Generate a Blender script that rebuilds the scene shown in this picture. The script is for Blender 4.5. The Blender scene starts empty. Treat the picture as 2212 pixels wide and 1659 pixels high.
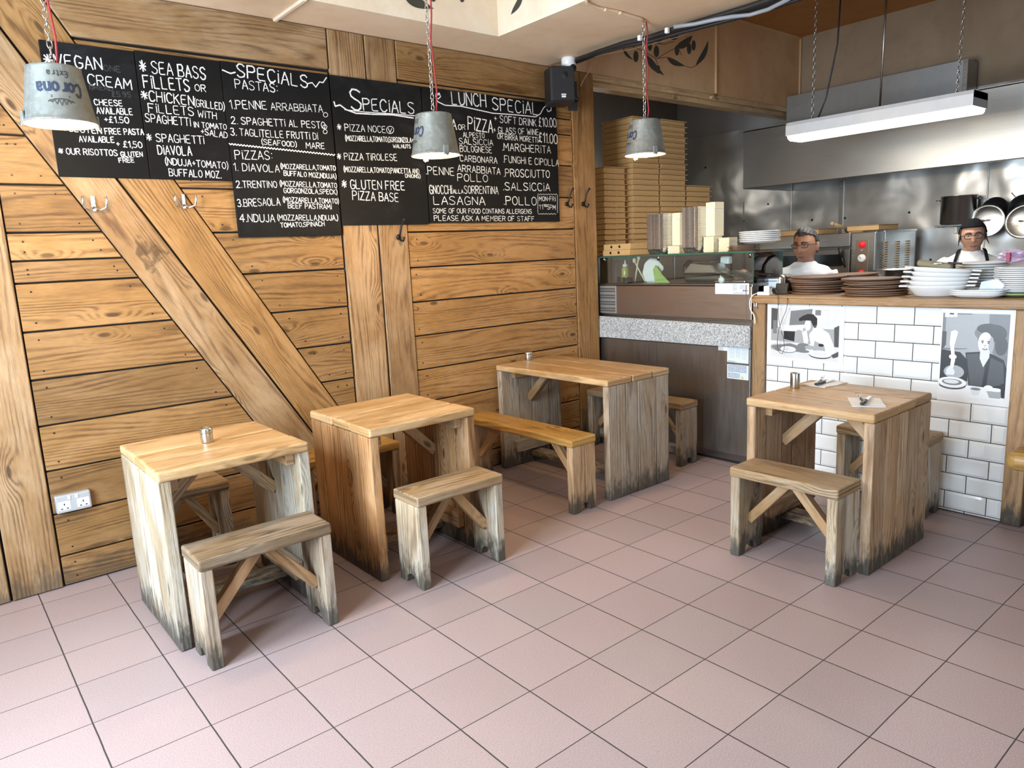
import bpy, bmesh, math, random
from mathutils import Vector, Matrix

random.seed(11)
SC = bpy.context.scene
COL = SC.collection
PI = math.pi

# ------------------------------------------------------------------ camera
C0 = Vector((-0.26709, -4.17014, 1.51161))
CR = Vector((0.767328, -0.639591, -0.046166))
CU = Vector((0.148567, 0.107281, 0.983066))
CF = Vector((0.623807, 0.761193, -0.177342))
FPX = 1558.5
cam = bpy.data.cameras.new('camera')
cam.sensor_fit = 'HORIZONTAL'
cam.sensor_width = 36.0
cam.lens = FPX / 2212 * 36.0
cam.clip_start = 0.05
cam_o = bpy.data.objects.new('camera', cam)
COL.objects.link(cam_o)
_m = Matrix((CR, CU, -CF)).transposed().to_4x4()
_m.translation = C0
cam_o.matrix_world = _m
SC.camera = cam_o

def ray(x, y):
    return CF + CR * ((x - 1106) / FPX) - CU * ((y - 829.5) / FPX)
def on_plane(axis, v, x, y):
    d = ray(x, y)
    return C0 + d * ((v - C0[axis]) / d[axis])
def on_wall(x, y, v=-0.165):          # a point of the left wall -> (X, Z)
    p = on_plane(1, v, x, y)
    return (p.x, p.z)

# ------------------------------------------------------------------ view, world, daylight
SC.view_settings.view_transform = 'Standard'
SC.view_settings.look = 'None'
SC.view_settings.gamma = 1.0
SC.view_settings.use_curve_mapping = False
SC.view_settings.exposure = 0.12

wd = bpy.data.worlds.new('sky')
SC.world = wd
wd.use_nodes = True
wd.node_tree.nodes['Background'].inputs[0].default_value = (0.80, 0.90, 1.0, 1)
wd.node_tree.nodes['Background'].inputs[1].default_value = 0.6

def area(name, loc, direction, sx, sy, power, color):
    l = bpy.data.lights.new(name, 'AREA')
    l.shape = 'RECTANGLE'; l.size = sx; l.size_y = sy; l.energy = power; l.color = color
    o = bpy.data.objects.new(name, l)
    o.location = loc
    o.rotation_euler = Vector(direction).to_track_quat('-Z', 'Z').to_euler()
    COL.objects.link(o)
    return o
# daylight coming through the two shop windows of the street wall and the glazed door behind the camera
area('daylight_window', (-1.40, -2.15, 1.58), (1, 0.0, -0.10), 2.9, 1.75, 560, (0.68, 0.84, 1.0))
area('daylight_door', (1.6, -6.70, 1.55), (0.05, 1, -0.05), 2.6, 1.9, 46, (0.70, 0.86, 1.0))
# ------------------------------------------------------------------ mesh helpers
def rotz(a): return Matrix.Rotation(a, 4, 'Z')
def T(x, y=0, z=0): return Matrix.Translation((x, y, z))
def frame(o, ex, ey, ez):             # matrix whose columns are the given axes
    m = Matrix((Vector(ex), Vector(ey), Vector(ez))).transposed().to_4x4()
    m.translation = Vector(o)
    return m

class MB:
    """collects pieces (with grain UVs and a tint per piece) and links them as ONE mesh object"""
    def __init__(s):
        s.V = []; s.F = []; s.UV = []; s.TI = []; s.MI = []; s.SM = []
    def add(s, verts, faces, uvs=None, tint=0.5, mi=0, smooth=False):
        b = len(s.V)
        s.V += [tuple(v) for v in verts]
        for k, f in enumerate(faces):
            s.F.append([b + i for i in f])
            s.UV.append(uvs[k] if uvs else [(0.0, 0.0)] * len(f))
            s.TI.append(tint); s.MI.append(mi); s.SM.append(smooth)
        return s
    def bm(s, t, M=None, grain=0, tint=None, mi=0, smooth=False):
        t.normal_update()
        tint = random.random() if tint is None else tint
        ou, ov = random.uniform(0, 40), random.uniform(0, 40)
        vi = {v: i for i, v in enumerate(t.verts)}
        vs = [(M @ v.co) if M else v.co.copy() for v in t.verts]
        fs, uv = [], []
        for f in t.faces:
            n = [abs(c) for c in f.normal]
            if n[grain] > 0.8:
                a, b = [k for k in range(3) if k != grain]
                uu = [(v.co[a] * 0.3 + ou, v.co[b] + ov) for v in f.verts]
            else:
                o = [k for k in range(3) if k != grain]
                w = o[0] if n[o[0]] < n[o[1]] else o[1]
                off = 0.37 * (w + 1)
                uu = [(v.co[grain] + ou, v.co[w] + ov + off) for v in f.verts]
            fs.append([vi[v] for v in f.verts]); uv.append(uu)
        s.add(vs, fs, uv, tint, mi, smooth)
        t.free()
        return s
    def box(s, c, size, M=None, bev=0.0, seg=2, grain=None, tint=None, mi=0, smooth=False):
        t = bmesh.new()
        bmesh.ops.create_cube(t, size=1.0, matrix=Matrix.Translation(c) @ Matrix.Diagonal((*size, 1)))
        if bev > 0:
            bmesh.ops.bevel(t, geom=t.edges[:], offset=min(bev, 0.45 * min(size)), segments=seg, affect='EDGES', profile=0.5)
        g = grain if grain is not None else max(range(3), key=lambda k: size[k])
        return s.bm(t, M, g, tint, mi, smooth)
    def bar(s, p, q, w, h, up=(0, 0, 1), bev=0.0, tint=None, mi=0):      # rectangular bar from p to q
        p, q = Vector(p), Vector(q)
        d = q - p; L = d.length; x = d / L
        y = Vector(up).cross(x)
        if y.length < 1e-4: y = Vector((0, 1, 0)).cross(x)
        y.normalize(); z = x.cross(y)
        return s.box((L / 2, 0, 0), (L, w, h), frame(p, x, y, z), bev, 1, 0, tint, mi)
    def prism(s, pts, depth, M=None, grain=0, bev=0.0, tint=None, mi=0, smooth=False):   # xy polygon pulled along +z
        t = bmesh.new()
        vs = [t.verts.new((x, y, 0)) for x, y in pts]
        f = t.faces.new(vs)
        if f.normal.z > 0: pass
        r = bmesh.ops.extrude_face_region(t, geom=[f])
        bmesh.ops.translate(t, verts=[e for e in r['geom'] if isinstance(e, bmesh.types.BMVert)], vec=(0, 0, depth))
        bmesh.ops.recalc_face_normals(t, faces=t.faces[:])
        if bev > 0:
            es = [e for e in t.edges if len(e.link_faces) == 2 and e.calc_face_angle(0) > 0.5]
            bmesh.ops.bevel(t, geom=es, offset=bev, segments=1, affect='EDGES', profile=0.5)
        return s.bm(t, M, grain, tint, mi, smooth)
    def tube(s, pts, r, seg=8, cap=True, mi=0, tint=0.5, closed=False, smooth=True):
        pts = [Vector(p) for p in pts]
        n = len(pts)
        rs = r if isinstance(r, (list, tuple)) else [r] * n
        V, F = [], []
        ref = None
        for i, p in enumerate(pts):
            if closed: d = pts[(i + 1) % n] - pts[i - 1]
            else: d = pts[min(i + 1, n - 1)] - pts[max(i - 1, 0)]
            d.normalize()
            if ref is None:
                ref = d.cross(Vector((0, 0, 1)) if abs(d.z) < 0.9 else Vector((1, 0, 0)))
            ref = ref - d * ref.dot(d)
            ref.normalize()
            b = d.cross(ref)
            for k in range(seg):
                a = 2 * PI * k / seg
                V.append(p + (ref * math.cos(a) + b * math.sin(a)) * rs[i])
        m = n if closed else n - 1
        for i in range(m):
            for k in range(seg):
                j = (i + 1) % n; k2 = (k + 1) % seg
                F.append([i * seg + k, i * seg + k2, j * seg + k2, j * seg + k])
        if cap and not closed:
            F.append(list(range(seg))[::-1]); F.append([(n - 1) * seg + k for k in range(seg)])
        return s.add(V, F, None, tint, mi, smooth)
    def lathe(s, prof, seg=32, M=None, mi=0, tint=0.5, smooth=True, sx=1.0, sy=1.0):
        V, F = [], []
        n = len(prof)
        for k in range(seg):
            a = 2 * PI * k / seg
            for r, z in prof:
                p = Vector((r * math.cos(a) * sx, r * math.sin(a) * sy, z))
                V.append(M @ p if M else p)
        for k in range(seg):
            k2 = (k + 1) % seg
            for i in range(n - 1):
                a, b, c, d = k * n + i, k2 * n + i, k2 * n + i + 1, k * n + i + 1
                if prof[i][0] < 1e-6: F.append([a, c, d])
                elif prof[i + 1][0] < 1e-6: F.append([a, b, d])
                else: F.append([a, b, c, d])
        return s.add(V, F, None, tint, mi, smooth)
    def ball(s, c, r, M=None, seg=16, mi=0, tint=0.5):
        r = r if isinstance(r, (tuple, list)) else (r, r, r)
        t = bmesh.new()
        bmesh.ops.create_uvsphere(t, u_segments=seg, v_segments=max(6, seg * 2 // 3), radius=1,
                                  matrix=Matrix.Translation(c) @ Matrix.Diagonal((*r, 1)))
        return s.bm(t, M, 2, tint, mi, True)
    def loft(s, rings, cap=True, mi=0, tint=0.5, smooth=True):
        V, F = [], []
        seg = len(rings[0])
        for rg in rings: V += rg
        for i in range(len(rings) - 1):
            for k in range(seg):
                k2 = (k + 1) % seg
                F.append([i * seg + k, i * seg + k2, (i + 1) * seg + k2, (i + 1) * seg + k])
        if cap:
            F.append(list(range(seg))[::-1]); F.append([(len(rings) - 1) * seg + k for k in range(seg)])
        return s.add(V, F, None, tint, mi, smooth)
    def quad(s, pts, uv=None, mi=0, tint=0.5):
        return s.add(pts, [list(range(len(pts)))], [uv] if uv else None, tint, mi, False)
    def mesh(s, name, mats):
        me = bpy.data.meshes.new(name)
        me.from_pydata(s.V, [], s.F)
        for m in (mats if isinstance(mats, (list, tuple)) else [mats]): me.materials.append(m)
        uvl = me.uv_layers.new(name='grain')
        flat = [c for f in s.UV for p in f for c in p]
        uvl.data.foreach_set('uv', flat)
        ca = me.attributes.new('tint', 'FLOAT', 'FACE')
        ca.data.foreach_set('value', s.TI)
        me.polygons.foreach_set('material_index', s.MI)
        me.polygons.foreach_set('use_smooth', s.SM)
        me.update()
        return me
    def build(s, name, mats, parent=None, fix=True):
        me = s.mesh(name, mats)
        if fix:
            t = bmesh.new(); t.from_mesh(me)
            bmesh.ops.recalc_face_normals(t, faces=t.faces[:])
            t.to_mesh(me); t.free()
        o = bpy.data.objects.new(name, me)
        COL.objects.link(o)
        if parent: o.parent = parent
        return o

def tag(o, label=None, cat=None, group=None, kind=None):
    if label: o['label'] = label
    if cat: o['category'] = cat
    if group: o['group'] = group
    if kind: o['kind'] = kind
    return o
def thing(name, label, cat, loc=(0, 0, 0), rz=0.0, group=None):
    o = bpy.data.objects.new(name, None)
    o.empty_display_size = 0.1
    COL.objects.link(o)
    o.location = loc; o.rotation_euler = (0, 0, rz)
    return tag(o, label, cat, group)
def struct(name, mb, mats, fix=True):
    return tag(mb.build(name, mats, None, fix), kind='structure')
def place(o, loc=None, rz=None, rot=None):
    if loc is not None: o.location = loc
    if rz is not None: o.rotation_euler = (0, 0, rz)
    if rot is not None: o.rotation_euler = rot
    return o
def kids(o): return [c for c in bpy.data.objects if c.parent == o]
def copy_tree(o, label=None, parent=None):
    c = o.copy(); COL.objects.link(c)
    if parent: c.parent = parent
    if label: c['label'] = label
    for ch in kids(o): copy_tree(ch, None, c)
    return c
ORD = ['topmost', 'second from the top', 'third from the top', 'fourth from the top', 'fifth from the top', 'sixth from the top',
       'seventh from the top', 'eighth from the top', 'ninth from the top', 'tenth from the top', 'eleventh from the top',
       'twelfth from the top', 'thirteenth from the top', 'fourteenth from the top', 'fifteenth from the top', 'sixteenth from the top',
       'seventeenth from the top', 'eighteenth from the top', 'nineteenth from the top', 'twentieth from the top',
       'twenty-first from the top', 'twenty-second from the top', 'twenty-third from the top', 'twenty-fourth from the top',
       'twenty-fifth from the top', 'twenty-sixth from the top', 'twenty-seventh from the top', 'twenty-eighth from the top',
       'twenty-ninth from the top', 'thirtieth from the top', 'thirty-first from the top', 'thirty-second from the top']
def ordinal(k, n): return 'bottom one' if k == n - 1 and n > 1 else ORD[k]

# ------------------------------------------------------------------ hand lettering: single-stroke letters
_O = '2,6 .9,5.5 .1,4.3 0,3 .1,1.7 .9,.4 2,0 3.1,.4 3.9,1.7 4,3 3.9,4.3 3.1,5.5 2,6'
GLY = {
 'A': '0,0 .9,3 2,6 3.1,3 4,0|.7,2.1 3.3,2.2', 'B': '0,0 0,6 2.6,6 3.5,5.2 3.4,4 2.6,3.2 0,3.2|2.6,3.2 3.9,2.4 3.9,.9 2.8,0 0,0',
 'C': '3.8,5 2.8,6 1.2,6 .1,4.6 0,3 .1,1.5 1.2,0 2.8,0 3.9,.9', 'D': '0,0 0,6 2,5.9 3.5,5 4,3 3.5,1 2,.1 0,0',
 'E': '3.5,6 .7,6 0,5.2 0,.7 .7,0 3.6,0|0,3 2.9,3.1', 'F': '0,0 0,6 3.6,6|0,3.2 2.8,3.2',
 'G': '3.8,5 2.6,6 1.2,6 .1,4.5 0,3 .1,1.5 1.2,0 3,0 4,1 4,2.6 2.2,2.6', 'H': '0,0 .1,6|4,0 3.9,6|0,3 4,3.1',
 'I': '.4,0 .4,4.7|.4,5.7 .5,6.1', 'J': '0,1 .8,0 2,0 2.8,1 2.8,6', 'K': '0,0 0,6|3.6,6 .1,2.8|1,3.6 3.8,0',
 'L': '0,6 0,.3 .4,0 3.4,0', 'M': '0,0 .3,6 2.3,2.2 4.4,6 4.8,0', 'N': '0,0 .1,6 3.9,.2 4,6', 'O': _O,
 'P': '0,0 0,6 2.6,6 3.7,5.2 3.7,3.8 2.6,3 0,3', 'Q': _O + '|2.4,1.6 4.2,-.4', 'R': '0,0 0,6 2.6,6 3.7,5.2 3.7,3.9 2.6,3.1 0,3|1.8,3 3.9,0',
 'S': '3.7,5.2 2.6,6 1.1,6 .1,5 .4,3.9 1.5,3.2 2.8,2.7 3.8,1.8 3.5,.6 2.4,0 1.1,0 0,.9', 'T': '0,6 4,6|2,6 2,0',
 'U': '0,6 .1,1.4 1.2,0 2.8,0 3.9,1.4 4,6', 'V': '0,6 2,0 4,6', 'W': '0,6 1.2,0 2.6,4 4,0 5.2,6', 'X': '0,0 4,6|0,6 4,0',
 'Y': '0,6 2,3 4,6|2,3 2,0', 'Z': '.1,6 3.8,6 0,0 4,0',
 '0': _O, '1': '.2,4.7 1.6,6 1.6,0', '2': '.2,4.8 1,6 2.8,6 3.6,4.8 3.2,3.4 0,0 3.9,0',
 '3': '.2,5.3 1.4,6 3,5.7 3.5,4.5 2.8,3.4 1.6,3.1 3,2.8 3.9,1.6 3,.2 1.4,0 0,.8', '4': '2.8,0 2.8,6 0,2 3.9,2',
 '5': '3.6,6 .6,6 .4,3.4 2.4,3.6 3.7,2.4 3.4,.7 2,0 .2,.5', '9': '3.6,4.4 2.4,3 .8,3.2 .2,4.6 1,5.9 2.6,6 3.6,4.6 3.2,1.6 2,0',
 '6': '3.4,5.6 2,6 .6,4.6 0,2 1,.2 2.6,0 3.7,1.2 3.2,2.8 1.6,3.2 .3,2', '7': '0,6 3.8,6 1.4,0', '8': '2,3.2 .4,4 .4,5.4 2,6 3.6,5.4 3.6,4 2,3.2 .2,2.2 .2,.7 2,0 3.8,.7 3.8,2.2 2,3.2',
 '.': '.3,0 .5,.3', ',': '.5,.4 .2,-.9', ':': '.3,1.2 .5,1.5|.3,4.2 .5,4.5', '(': '1.5,7 .5,5 .2,3 .5,1 1.5,-1', ')': '0,7 1,5 1.3,3 1,1 0,-1',
 '+': '0,3 3,3|1.5,1.5 1.5,4.5', '-': '.2,3 2,3', '*': '0,1.4 4,4.8|.4,5 3.6,1.2|2.1,.6 1.9,5.6|-.2,3.1 4.2,3', '~': '0,2.6 .8,3.6 2,3.4 3,2.4 4,2.6 4.8,3.6',
 '£': '3.4,5 2.6,6 1.6,5.6 1.3,4 1.5,1.6 .6,.2 0,.4 .6,.6 3.6,0|.4,3 2.8,3.1', '\'': '.3,6 .2,4.8', '!': '.3,6 .3,1.8|.3,.3 .4,.1', '/': '0,-.4 2.4,6.4'}
GLY.update({'o': '2,4 .6,3.4 .1,2 .6,.6 2,0 3.4,.6 3.9,2 3.4,3.4 2,4', 'r': '.3,0 .3,4|.3,2.4 1.2,3.7 2.4,3.8', 'n': '.3,0 .3,4|.3,2.8 1.4,3.9 2.8,3.8 3.5,2.8 3.5,0',
 'a': '.4,3.4 1.6,4 3,3.6 3.3,2.6 3.3,0|3.3,2.3 1.4,2.2 .3,1.2 .9,.1 2.2,.2 3.3,1.2', 'x': '.2,4 3.2,0|3.2,4 .2,0', 't': '1.2,5.4 1.2,.6 1.8,0 2.6,.2|.2,4 2.6,4'})
ADV = {'I': 1.9, '.': 1.7, ',': 1.6, ':': 1.8, '(': 2.4, ')': 2.6, '1': 3.2, '-': 3.0, 'M': 6.2, 'W': 6.6, '\'': 1.3, '!': 1.6, '+': 4.2, '~': 6, ' ': 2.6, '/': 3.4, 'J': 4.2}
def glyph_strokes(text):
    """-> list of polylines (units: capital height 6), total width"""
    x, out = 0.0, []
    for ch in text:
        if ch != ' ':
            for st in GLY[ch if ch in GLY else ch.upper()].split('|'):
                out.append([(x + float(a), float(b)) for a, b in (p.split(',') for p in st.split())])
        x += ADV.get(ch.upper(), 5.3)
    return out, x - 1.3
def ribbon(mb, pl2, w, put, mi=0, tint=0.5):
    """flat chalk stroke of width w along a 2-D polyline; put(a, b) gives the 3-D point"""
    for (a, b), (c, d) in zip(pl2, pl2[1:]):
        L = math.hypot(c - a, d - b)
        if L < 1e-7: continue
        nx, ny = -(d - b) / L * w / 2, (c - a) / L * w / 2
        ex, ey = (c - a) / L * w * .28, (d - b) / L * w * .28
        mb.add([put(a + nx - ex, b + ny - ey), put(a - nx - ex, b - ny - ey), put(c - nx + ex, d - ny + ey), put(c + nx + ex, d + ny + ey)],
               [[0, 1, 2, 3]], None, tint, mi)
def letter_line(mb, text, p, q, h, w, put, mi=0, jit=0.25, rnd=None):
    """text whose baseline runs from p to q (2-D), capital height h, stroke width w"""
    rnd = rnd or random
    st, W = glyph_strokes(text)
    dx, dy = q[0] - p[0], q[1] - p[1]
    L = math.hypot(dx, dy); sx = L / W; sy = h / 6.0
    ux, uy = dx / L, dy / L
    for s in st:
        j = [(a + rnd.uniform(-jit, jit) * .5, b + rnd.uniform(-jit, jit)) for a, b in s]
        P = [(p[0] + ux * a * sx - uy * b * sy, p[1] + uy * a * sx + ux * b * sy) for a, b in j]
        ribbon(mb, P, w * rnd.uniform(.8, 1.2), put, mi, rnd.random())
# ------------------------------------------------------------------ materials
class NT:
    def __init__(s, name):
        s.m = bpy.data.materials.new(name); s.m.use_nodes = True
        s.t = s.m.node_tree; s.t.nodes.clear()
        s.out = s.n('ShaderNodeOutputMaterial'); s.b = s.n('ShaderNodeBsdfPrincipled')
        s.l(s.b.outputs[0], s.out.inputs[0])
    def n(s, t, **k):
        nd = s.t.nodes.new(t)
        for a, v in k.items(): setattr(nd, a, v)
        return nd
    def l(s, a, b): s.t.links.new(a, b)
    def put(s, sock, v):
        if hasattr(v, 'is_output') or isinstance(v, bpy.types.NodeSocket): s.l(v, sock)
        else: sock.default_value = v
    def math(s, op, a, b=0.0, c=0.0, clamp=False):
        nd = s.n('ShaderNodeMath', operation=op, use_clamp=clamp)
        s.put(nd.inputs[0], a); s.put(nd.inputs[1], b); s.put(nd.inputs[2], c)
        return nd.outputs[0]
    def mix(s, f, a, b, blend='MIX'):
        nd = s.n('ShaderNodeMix', data_type='RGBA', blend_type=blend)
        s.put(nd.inputs['Factor'], f)
        A, B = [i for i in nd.inputs if i.type == 'RGBA']
        s.put(A, a); s.put(B, b)
        return [o for o in nd.outputs if o.type == 'RGBA'][0]
    def vec(s, x, y, z=0.0):
        nd = s.n('ShaderNodeCombineXYZ'); s.put(nd.inputs[0], x); s.put(nd.inputs[1], y); s.put(nd.inputs[2], z)
        return nd.outputs[0]
    def noise(s, vec, scale=1.0, detail=3.0, rough=0.5, dist=0.0, dim='3D'):
        nd = s.n('ShaderNodeTexNoise', noise_dimensions=dim)
        if vec is not None: s.l(vec, nd.inputs['Vector'])
        nd.inputs['Scale'].default_value = scale; nd.inputs['Detail'].default_value = detail
        nd.inputs['Roughness'].default_value = rough; nd.inputs['Distortion'].default_value = dist
        return nd.outputs[0]
    def ramp(s, f, stops):
        nd = s.n('ShaderNodeValToRGB'); s.l(f, nd.inputs[0])
        el = nd.color_ramp.elements
        while len(el) < len(stops): el.new(0.5)
        for e, (p, c) in zip(el, stops):
            e.position = p; e.color = (*c, 1) if len(c) == 3 else c
        return nd.outputs[0]
    def step(s, f, a, b):
        nd = s.n('ShaderNodeMapRange', interpolation_type='SMOOTHSTEP')
        s.put(nd.inputs[0], f); nd.inputs[1].default_value = a; nd.inputs[2].default_value = b
        return nd.outputs[0]
    def bump(s, h, strength=0.3, dist=0.01):
        nd = s.n('ShaderNodeBump'); s.l(h, nd.inputs['Height'])
        nd.inputs['Strength'].default_value = strength; nd.inputs['Distance'].default_value = dist
        s.l(nd.outputs[0], s.b.inputs['Normal'])
    def obj(s): return s.n('ShaderNodeTexCoord').outputs['Object']
    def pos(s): return s.n('ShaderNodeNewGeometry').outputs['Position']
    def xyz(s, v):
        nd = s.n('ShaderNodeSeparateXYZ'); s.l(v, nd.inputs[0]); return nd.outputs
    def base(s, v): s.put(s.b.inputs['Base Color'], v if not isinstance(v, tuple) else (*v, 1) if len(v) == 3 else v)
    def set(s, **k):
        for a, v in k.items():
            s.put(s.b.inputs[{'rough': 'Roughness', 'metal': 'Metallic', 'spec': 'Specular IOR Level', 'coat': 'Coat Weight',
                              'trans': 'Transmission Weight', 'ior': 'IOR', 'alpha': 'Alpha', 'sheen': 'Sheen Weight', 'sub': 'Subsurface Weight'}[a]], v)
def C4(c): return (*c, 1)
def plain(name, col, rough=0.5, metal=0.0, var=0.08, scale=18.0, bump=0.0, **k):
    n = NT(name)
    f = n.noise(n.obj(), scale, 3)
    n.base(n.mix(f, C4(tuple(c * (1 - var) for c in col)), C4(tuple(min(1, c * (1 + var)) for c in col))))
    n.set(rough=rough, metal=metal, **k)
    if bump: n.bump(f, bump, 0.004)
    return n.m
def emit(name, col, power, base=(0.9, 0.9, 0.9)):
    n = NT(name)
    n.base(base); n.b.inputs['Emission Color'].default_value = C4(col); n.b.inputs['Emission Strength'].default_value = power
    return n.m
def wood(name, light, dark, rough=0.5, ring=62.0, grey=0.0, greycol=(0.36, 0.34, 0.29), tintamt=0.45, grime=0.0, knot=1.0, bump=0.25, edge=0.0, wear=0.0):
    n = NT(name)
    uv = n.n('ShaderNodeUVMap', uv_map='grain').outputs[0]
    u, v, _ = n.xyz(uv)
    vo = n.n('ShaderNodeTexVoronoi', voronoi_dimensions='2D'); vo.inputs['Scale'].default_value = 1.0
    n.l(n.vec(n.math('MULTIPLY', u, 1.7), n.math('MULTIPLY', v, 4.6)), vo.inputs['Vector'])
    # elongated distance to the nearest knot
    d = vo.outputs['Distance']
    keep = n.math('GREATER_THAN', n.xyz(vo.outputs['Color'])[0], 0.45)
    kwarp = n.math('MULTIPLY', n.math('MULTIPLY', n.step(d, 0.30, 0.0), keep), knot)
    n1 = n.noise(n.vec(n.math('MULTIPLY', u, 0.55), n.math('MULTIPLY', v, 5.0)), 1.0, 1, 0.4, 0.0, '2D')
    n2 = n.noise(n.vec(n.math('MULTIPLY', u, 7.0), n.math('MULTIPLY', v, 60.0)), 1.0, 3, 0.6, 0.0, '2D')
    fib = n.noise(n.vec(n.math('MULTIPLY', u, 16.0), n.math('MULTIPLY', v, 330.0)), 1.0, 2, 0.6, 0.0, '2D')
    ph = n.math('ADD', n.math('MULTIPLY', v, ring * 4.2), n.math('MULTIPLY', n1, 66.0))
    ph = n.math('ADD', ph, n.math('MULTIPLY', kwarp, 20.0))
    ph = n.math('ADD', ph, n.math('MULTIPLY', n2, 4.2))
    r = n.math('MULTIPLY_ADD', n.math('SINE', ph), 0.5, 0.5)
    r = n.math('POWER', r, 1.7)
    amp = n.noise(n.vec(n.math('MULTIPLY', u, 1.0), n.math('MULTIPLY', v, 11.0)), 1.7, 3, 0.6, 0.0, '2D')
    r = n.math('MULTIPLY', r, n.math('MULTIPLY_ADD', n.step(amp, 0.32, 0.68), 0.95, 0.10), clamp=True)
    col = n.mix(n.math('MULTIPLY', r, 0.85), C4(light), C4(dark))
    big = n.noise(n.vec(n.math('MULTIPLY', u, 2.2), n.math('MULTIPLY', v, 5.0)), 1.0, 4, 0.6, 0.3, '2D')
    if grey:
        col = n.mix(n.math('MULTIPLY', n.step(big, 0.40, 0.62), grey), col, n.mix(r, C4(greycol), C4(tuple(c * .55 for c in greycol))))
    ti = n.n('ShaderNodeAttribute', attribute_name='tint').outputs['Fac']
    val = n.math('MULTIPLY_ADD', ti, tintamt, 1.0 - tintamt / 2)
    val = n.math('MULTIPLY', val, n.math('MULTIPLY_ADD', fib, 0.70, 0.65))
    val = n.math('MULTIPLY', val, n.math('MULTIPLY_ADD', big, 0.9, 0.55))
    kn = n.math('MULTIPLY', n.math('MULTIPLY', n.step(d, 0.070, 0.03), keep), knot)
    col = n.mix(n.math('MULTIPLY', kn, 0.72, clamp=True), col, C4(tuple(c * .28 for c in dark)))
    hs = n.mix(1.0, col, n.vec(val, val, val), 'MULTIPLY')
    if grime:
        oz = n.xyz(n.obj())[2]
        g = n.noise(n.vec(n.math('MULTIPLY', u, 9.0), n.math('MULTIPLY', v, 26.0)), 1.0, 4, 0.65, 0.0, '2D')
        e = n.math('SUBTRACT', n.math('MULTIPLY', g, 0.27), oz)
        hs = n.mix(n.math('MULTIPLY', n.step(e, -0.02, 0.10), grime), hs, (0.035, 0.036, 0.032, 1))
    if wear:
        w = n.noise(n.vec(n.math('MULTIPLY', u, 3.0), n.math('MULTIPLY', v, 22.0)), 1.0, 5, 0.7, 0.0, '2D')
        hs = n.mix(n.math('MULTIPLY', n.step(w, 0.56, 0.72), wear), hs, (0.60, 0.55, 0.45, 1))
    n.base(hs)
    n.set(rough=n.math('MULTIPLY_ADD', fib, 0.25, rough - 0.12), spec=0.35)
    n.bump(n.math('ADD', n.math('MULTIPLY', r, -0.6), n.math('MULTIPLY', fib, 0.7)), bump, 0.004)
    return n.m
def steel(name, col=(0.60, 0.60, 0.59), rough=0.28, wave=0.0, streak=(1, 1, 60), stain=None, wscale=1.6, metal=1.0):
    n = NT(name)
    o = n.obj(); x, y, z = n.xyz(o)
    s = n.noise(n.vec(n.math('MULTIPLY', x, streak[0]), n.math('MULTIPLY', y, streak[1]), n.math('MULTIPLY', z, streak[2])), 4.0, 4, 0.6)
    c = n.mix(s, C4(tuple(a * .82 for a in col)), C4(col))
    if stain:
        b = n.noise(o, 2.6, 5, 0.6, 0.4)
        c = n.mix(n.step(b, 0.42, 0.7), c, C4(stain))
    n.base(c)
    n.set(metal=metal, rough=n.math('MULTIPLY_ADD', s, 0.16, rough - 0.08))
    h = s
    if wave:
        w = n.noise(o, wscale, 1.5, 0.4, 0.2)
        n.bump(w, 1.0, wave)
    else:
        n.bump(s, 0.06, 0.002)
    return n.m

M = {}
M['wall_wood'] = wood('wall_pine', (0.300, 0.157, 0.052), (0.112, 0.049, 0.0155), 0.50, 58, grey=0.18, greycol=(0.26, 0.18, 0.105), tintamt=0.62, grime=0.55)
M['post_wood'] = wood('post_pine', (0.305, 0.176, 0.077), (0.118, 0.057, 0.023), 0.52, 50, grey=0.30, greycol=(0.36, 0.275, 0.18), tintamt=0.30, grime=0.55)
M['top_wood'] = wood('tabletop_pine', (0.47, 0.285, 0.125), (0.27, 0.135, 0.048), 0.42, 44, grey=0.35, greycol=(0.46, 0.355, 0.23), tintamt=0.22, knot=0.6, bump=0.2)
M['leg_wood'] = wood('weathered_pine', (0.44, 0.335, 0.215), (0.20, 0.13, 0.072), 0.62, 52, grey=0.75, greycol=(0.43, 0.395, 0.33), tintamt=0.32, grime=0.85, bump=0.45, wear=0.35)
M['leg_warm'] = wood('warm_weathered_pine', (0.42, 0.25, 0.12), (0.18, 0.088, 0.037), 0.58, 52, grey=0.30, greycol=(0.40, 0.33, 0.24), tintamt=0.3, grime=0.85, bump=0.4, wear=0.15)
M['seat_wood'] = wood('worn_seat_pine', (0.35, 0.225, 0.112), (0.11, 0.062, 0.028), 0.5, 36, grey=0.45, greycol=(0.30, 0.24, 0.17), tintamt=0.2, bump=0.45, knot=0.7, wear=0.2)
M['leg_orange'] = wood('amber_weathered_pine', (0.42, 0.215, 0.085), (0.17, 0.072, 0.026), 0.5, 52, grey=0.22, greycol=(0.42, 0.33, 0.23), tintamt=0.35, grime=0.9, bump=0.4, wear=0.12)
M['leg_mid'] = wood('brown_weathered_pine', (0.50, 0.325, 0.185), (0.22, 0.12, 0.06), 0.6, 52, grey=0.4, greycol=(0.44, 0.37, 0.28), tintamt=0.3, grime=0.9, bump=0.4, wear=0.15)
M['leg_grey'] = wood('grey_weathered_pine', (0.37, 0.28, 0.19), (0.17, 0.115, 0.07), 0.62, 52, grey=0.6, greycol=(0.34, 0.305, 0.255), tintamt=0.32, grime=0.8, bump=0.45, wear=0.15)
M['seat_dark'] = wood('dark_worn_seat', (0.22, 0.145, 0.08), (0.055, 0.032, 0.018), 0.5, 30, grey=0.5, greycol=(0.20, 0.165, 0.125), tintamt=0.2, bump=0.5, knot=0.7, wear=0.15)
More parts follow.
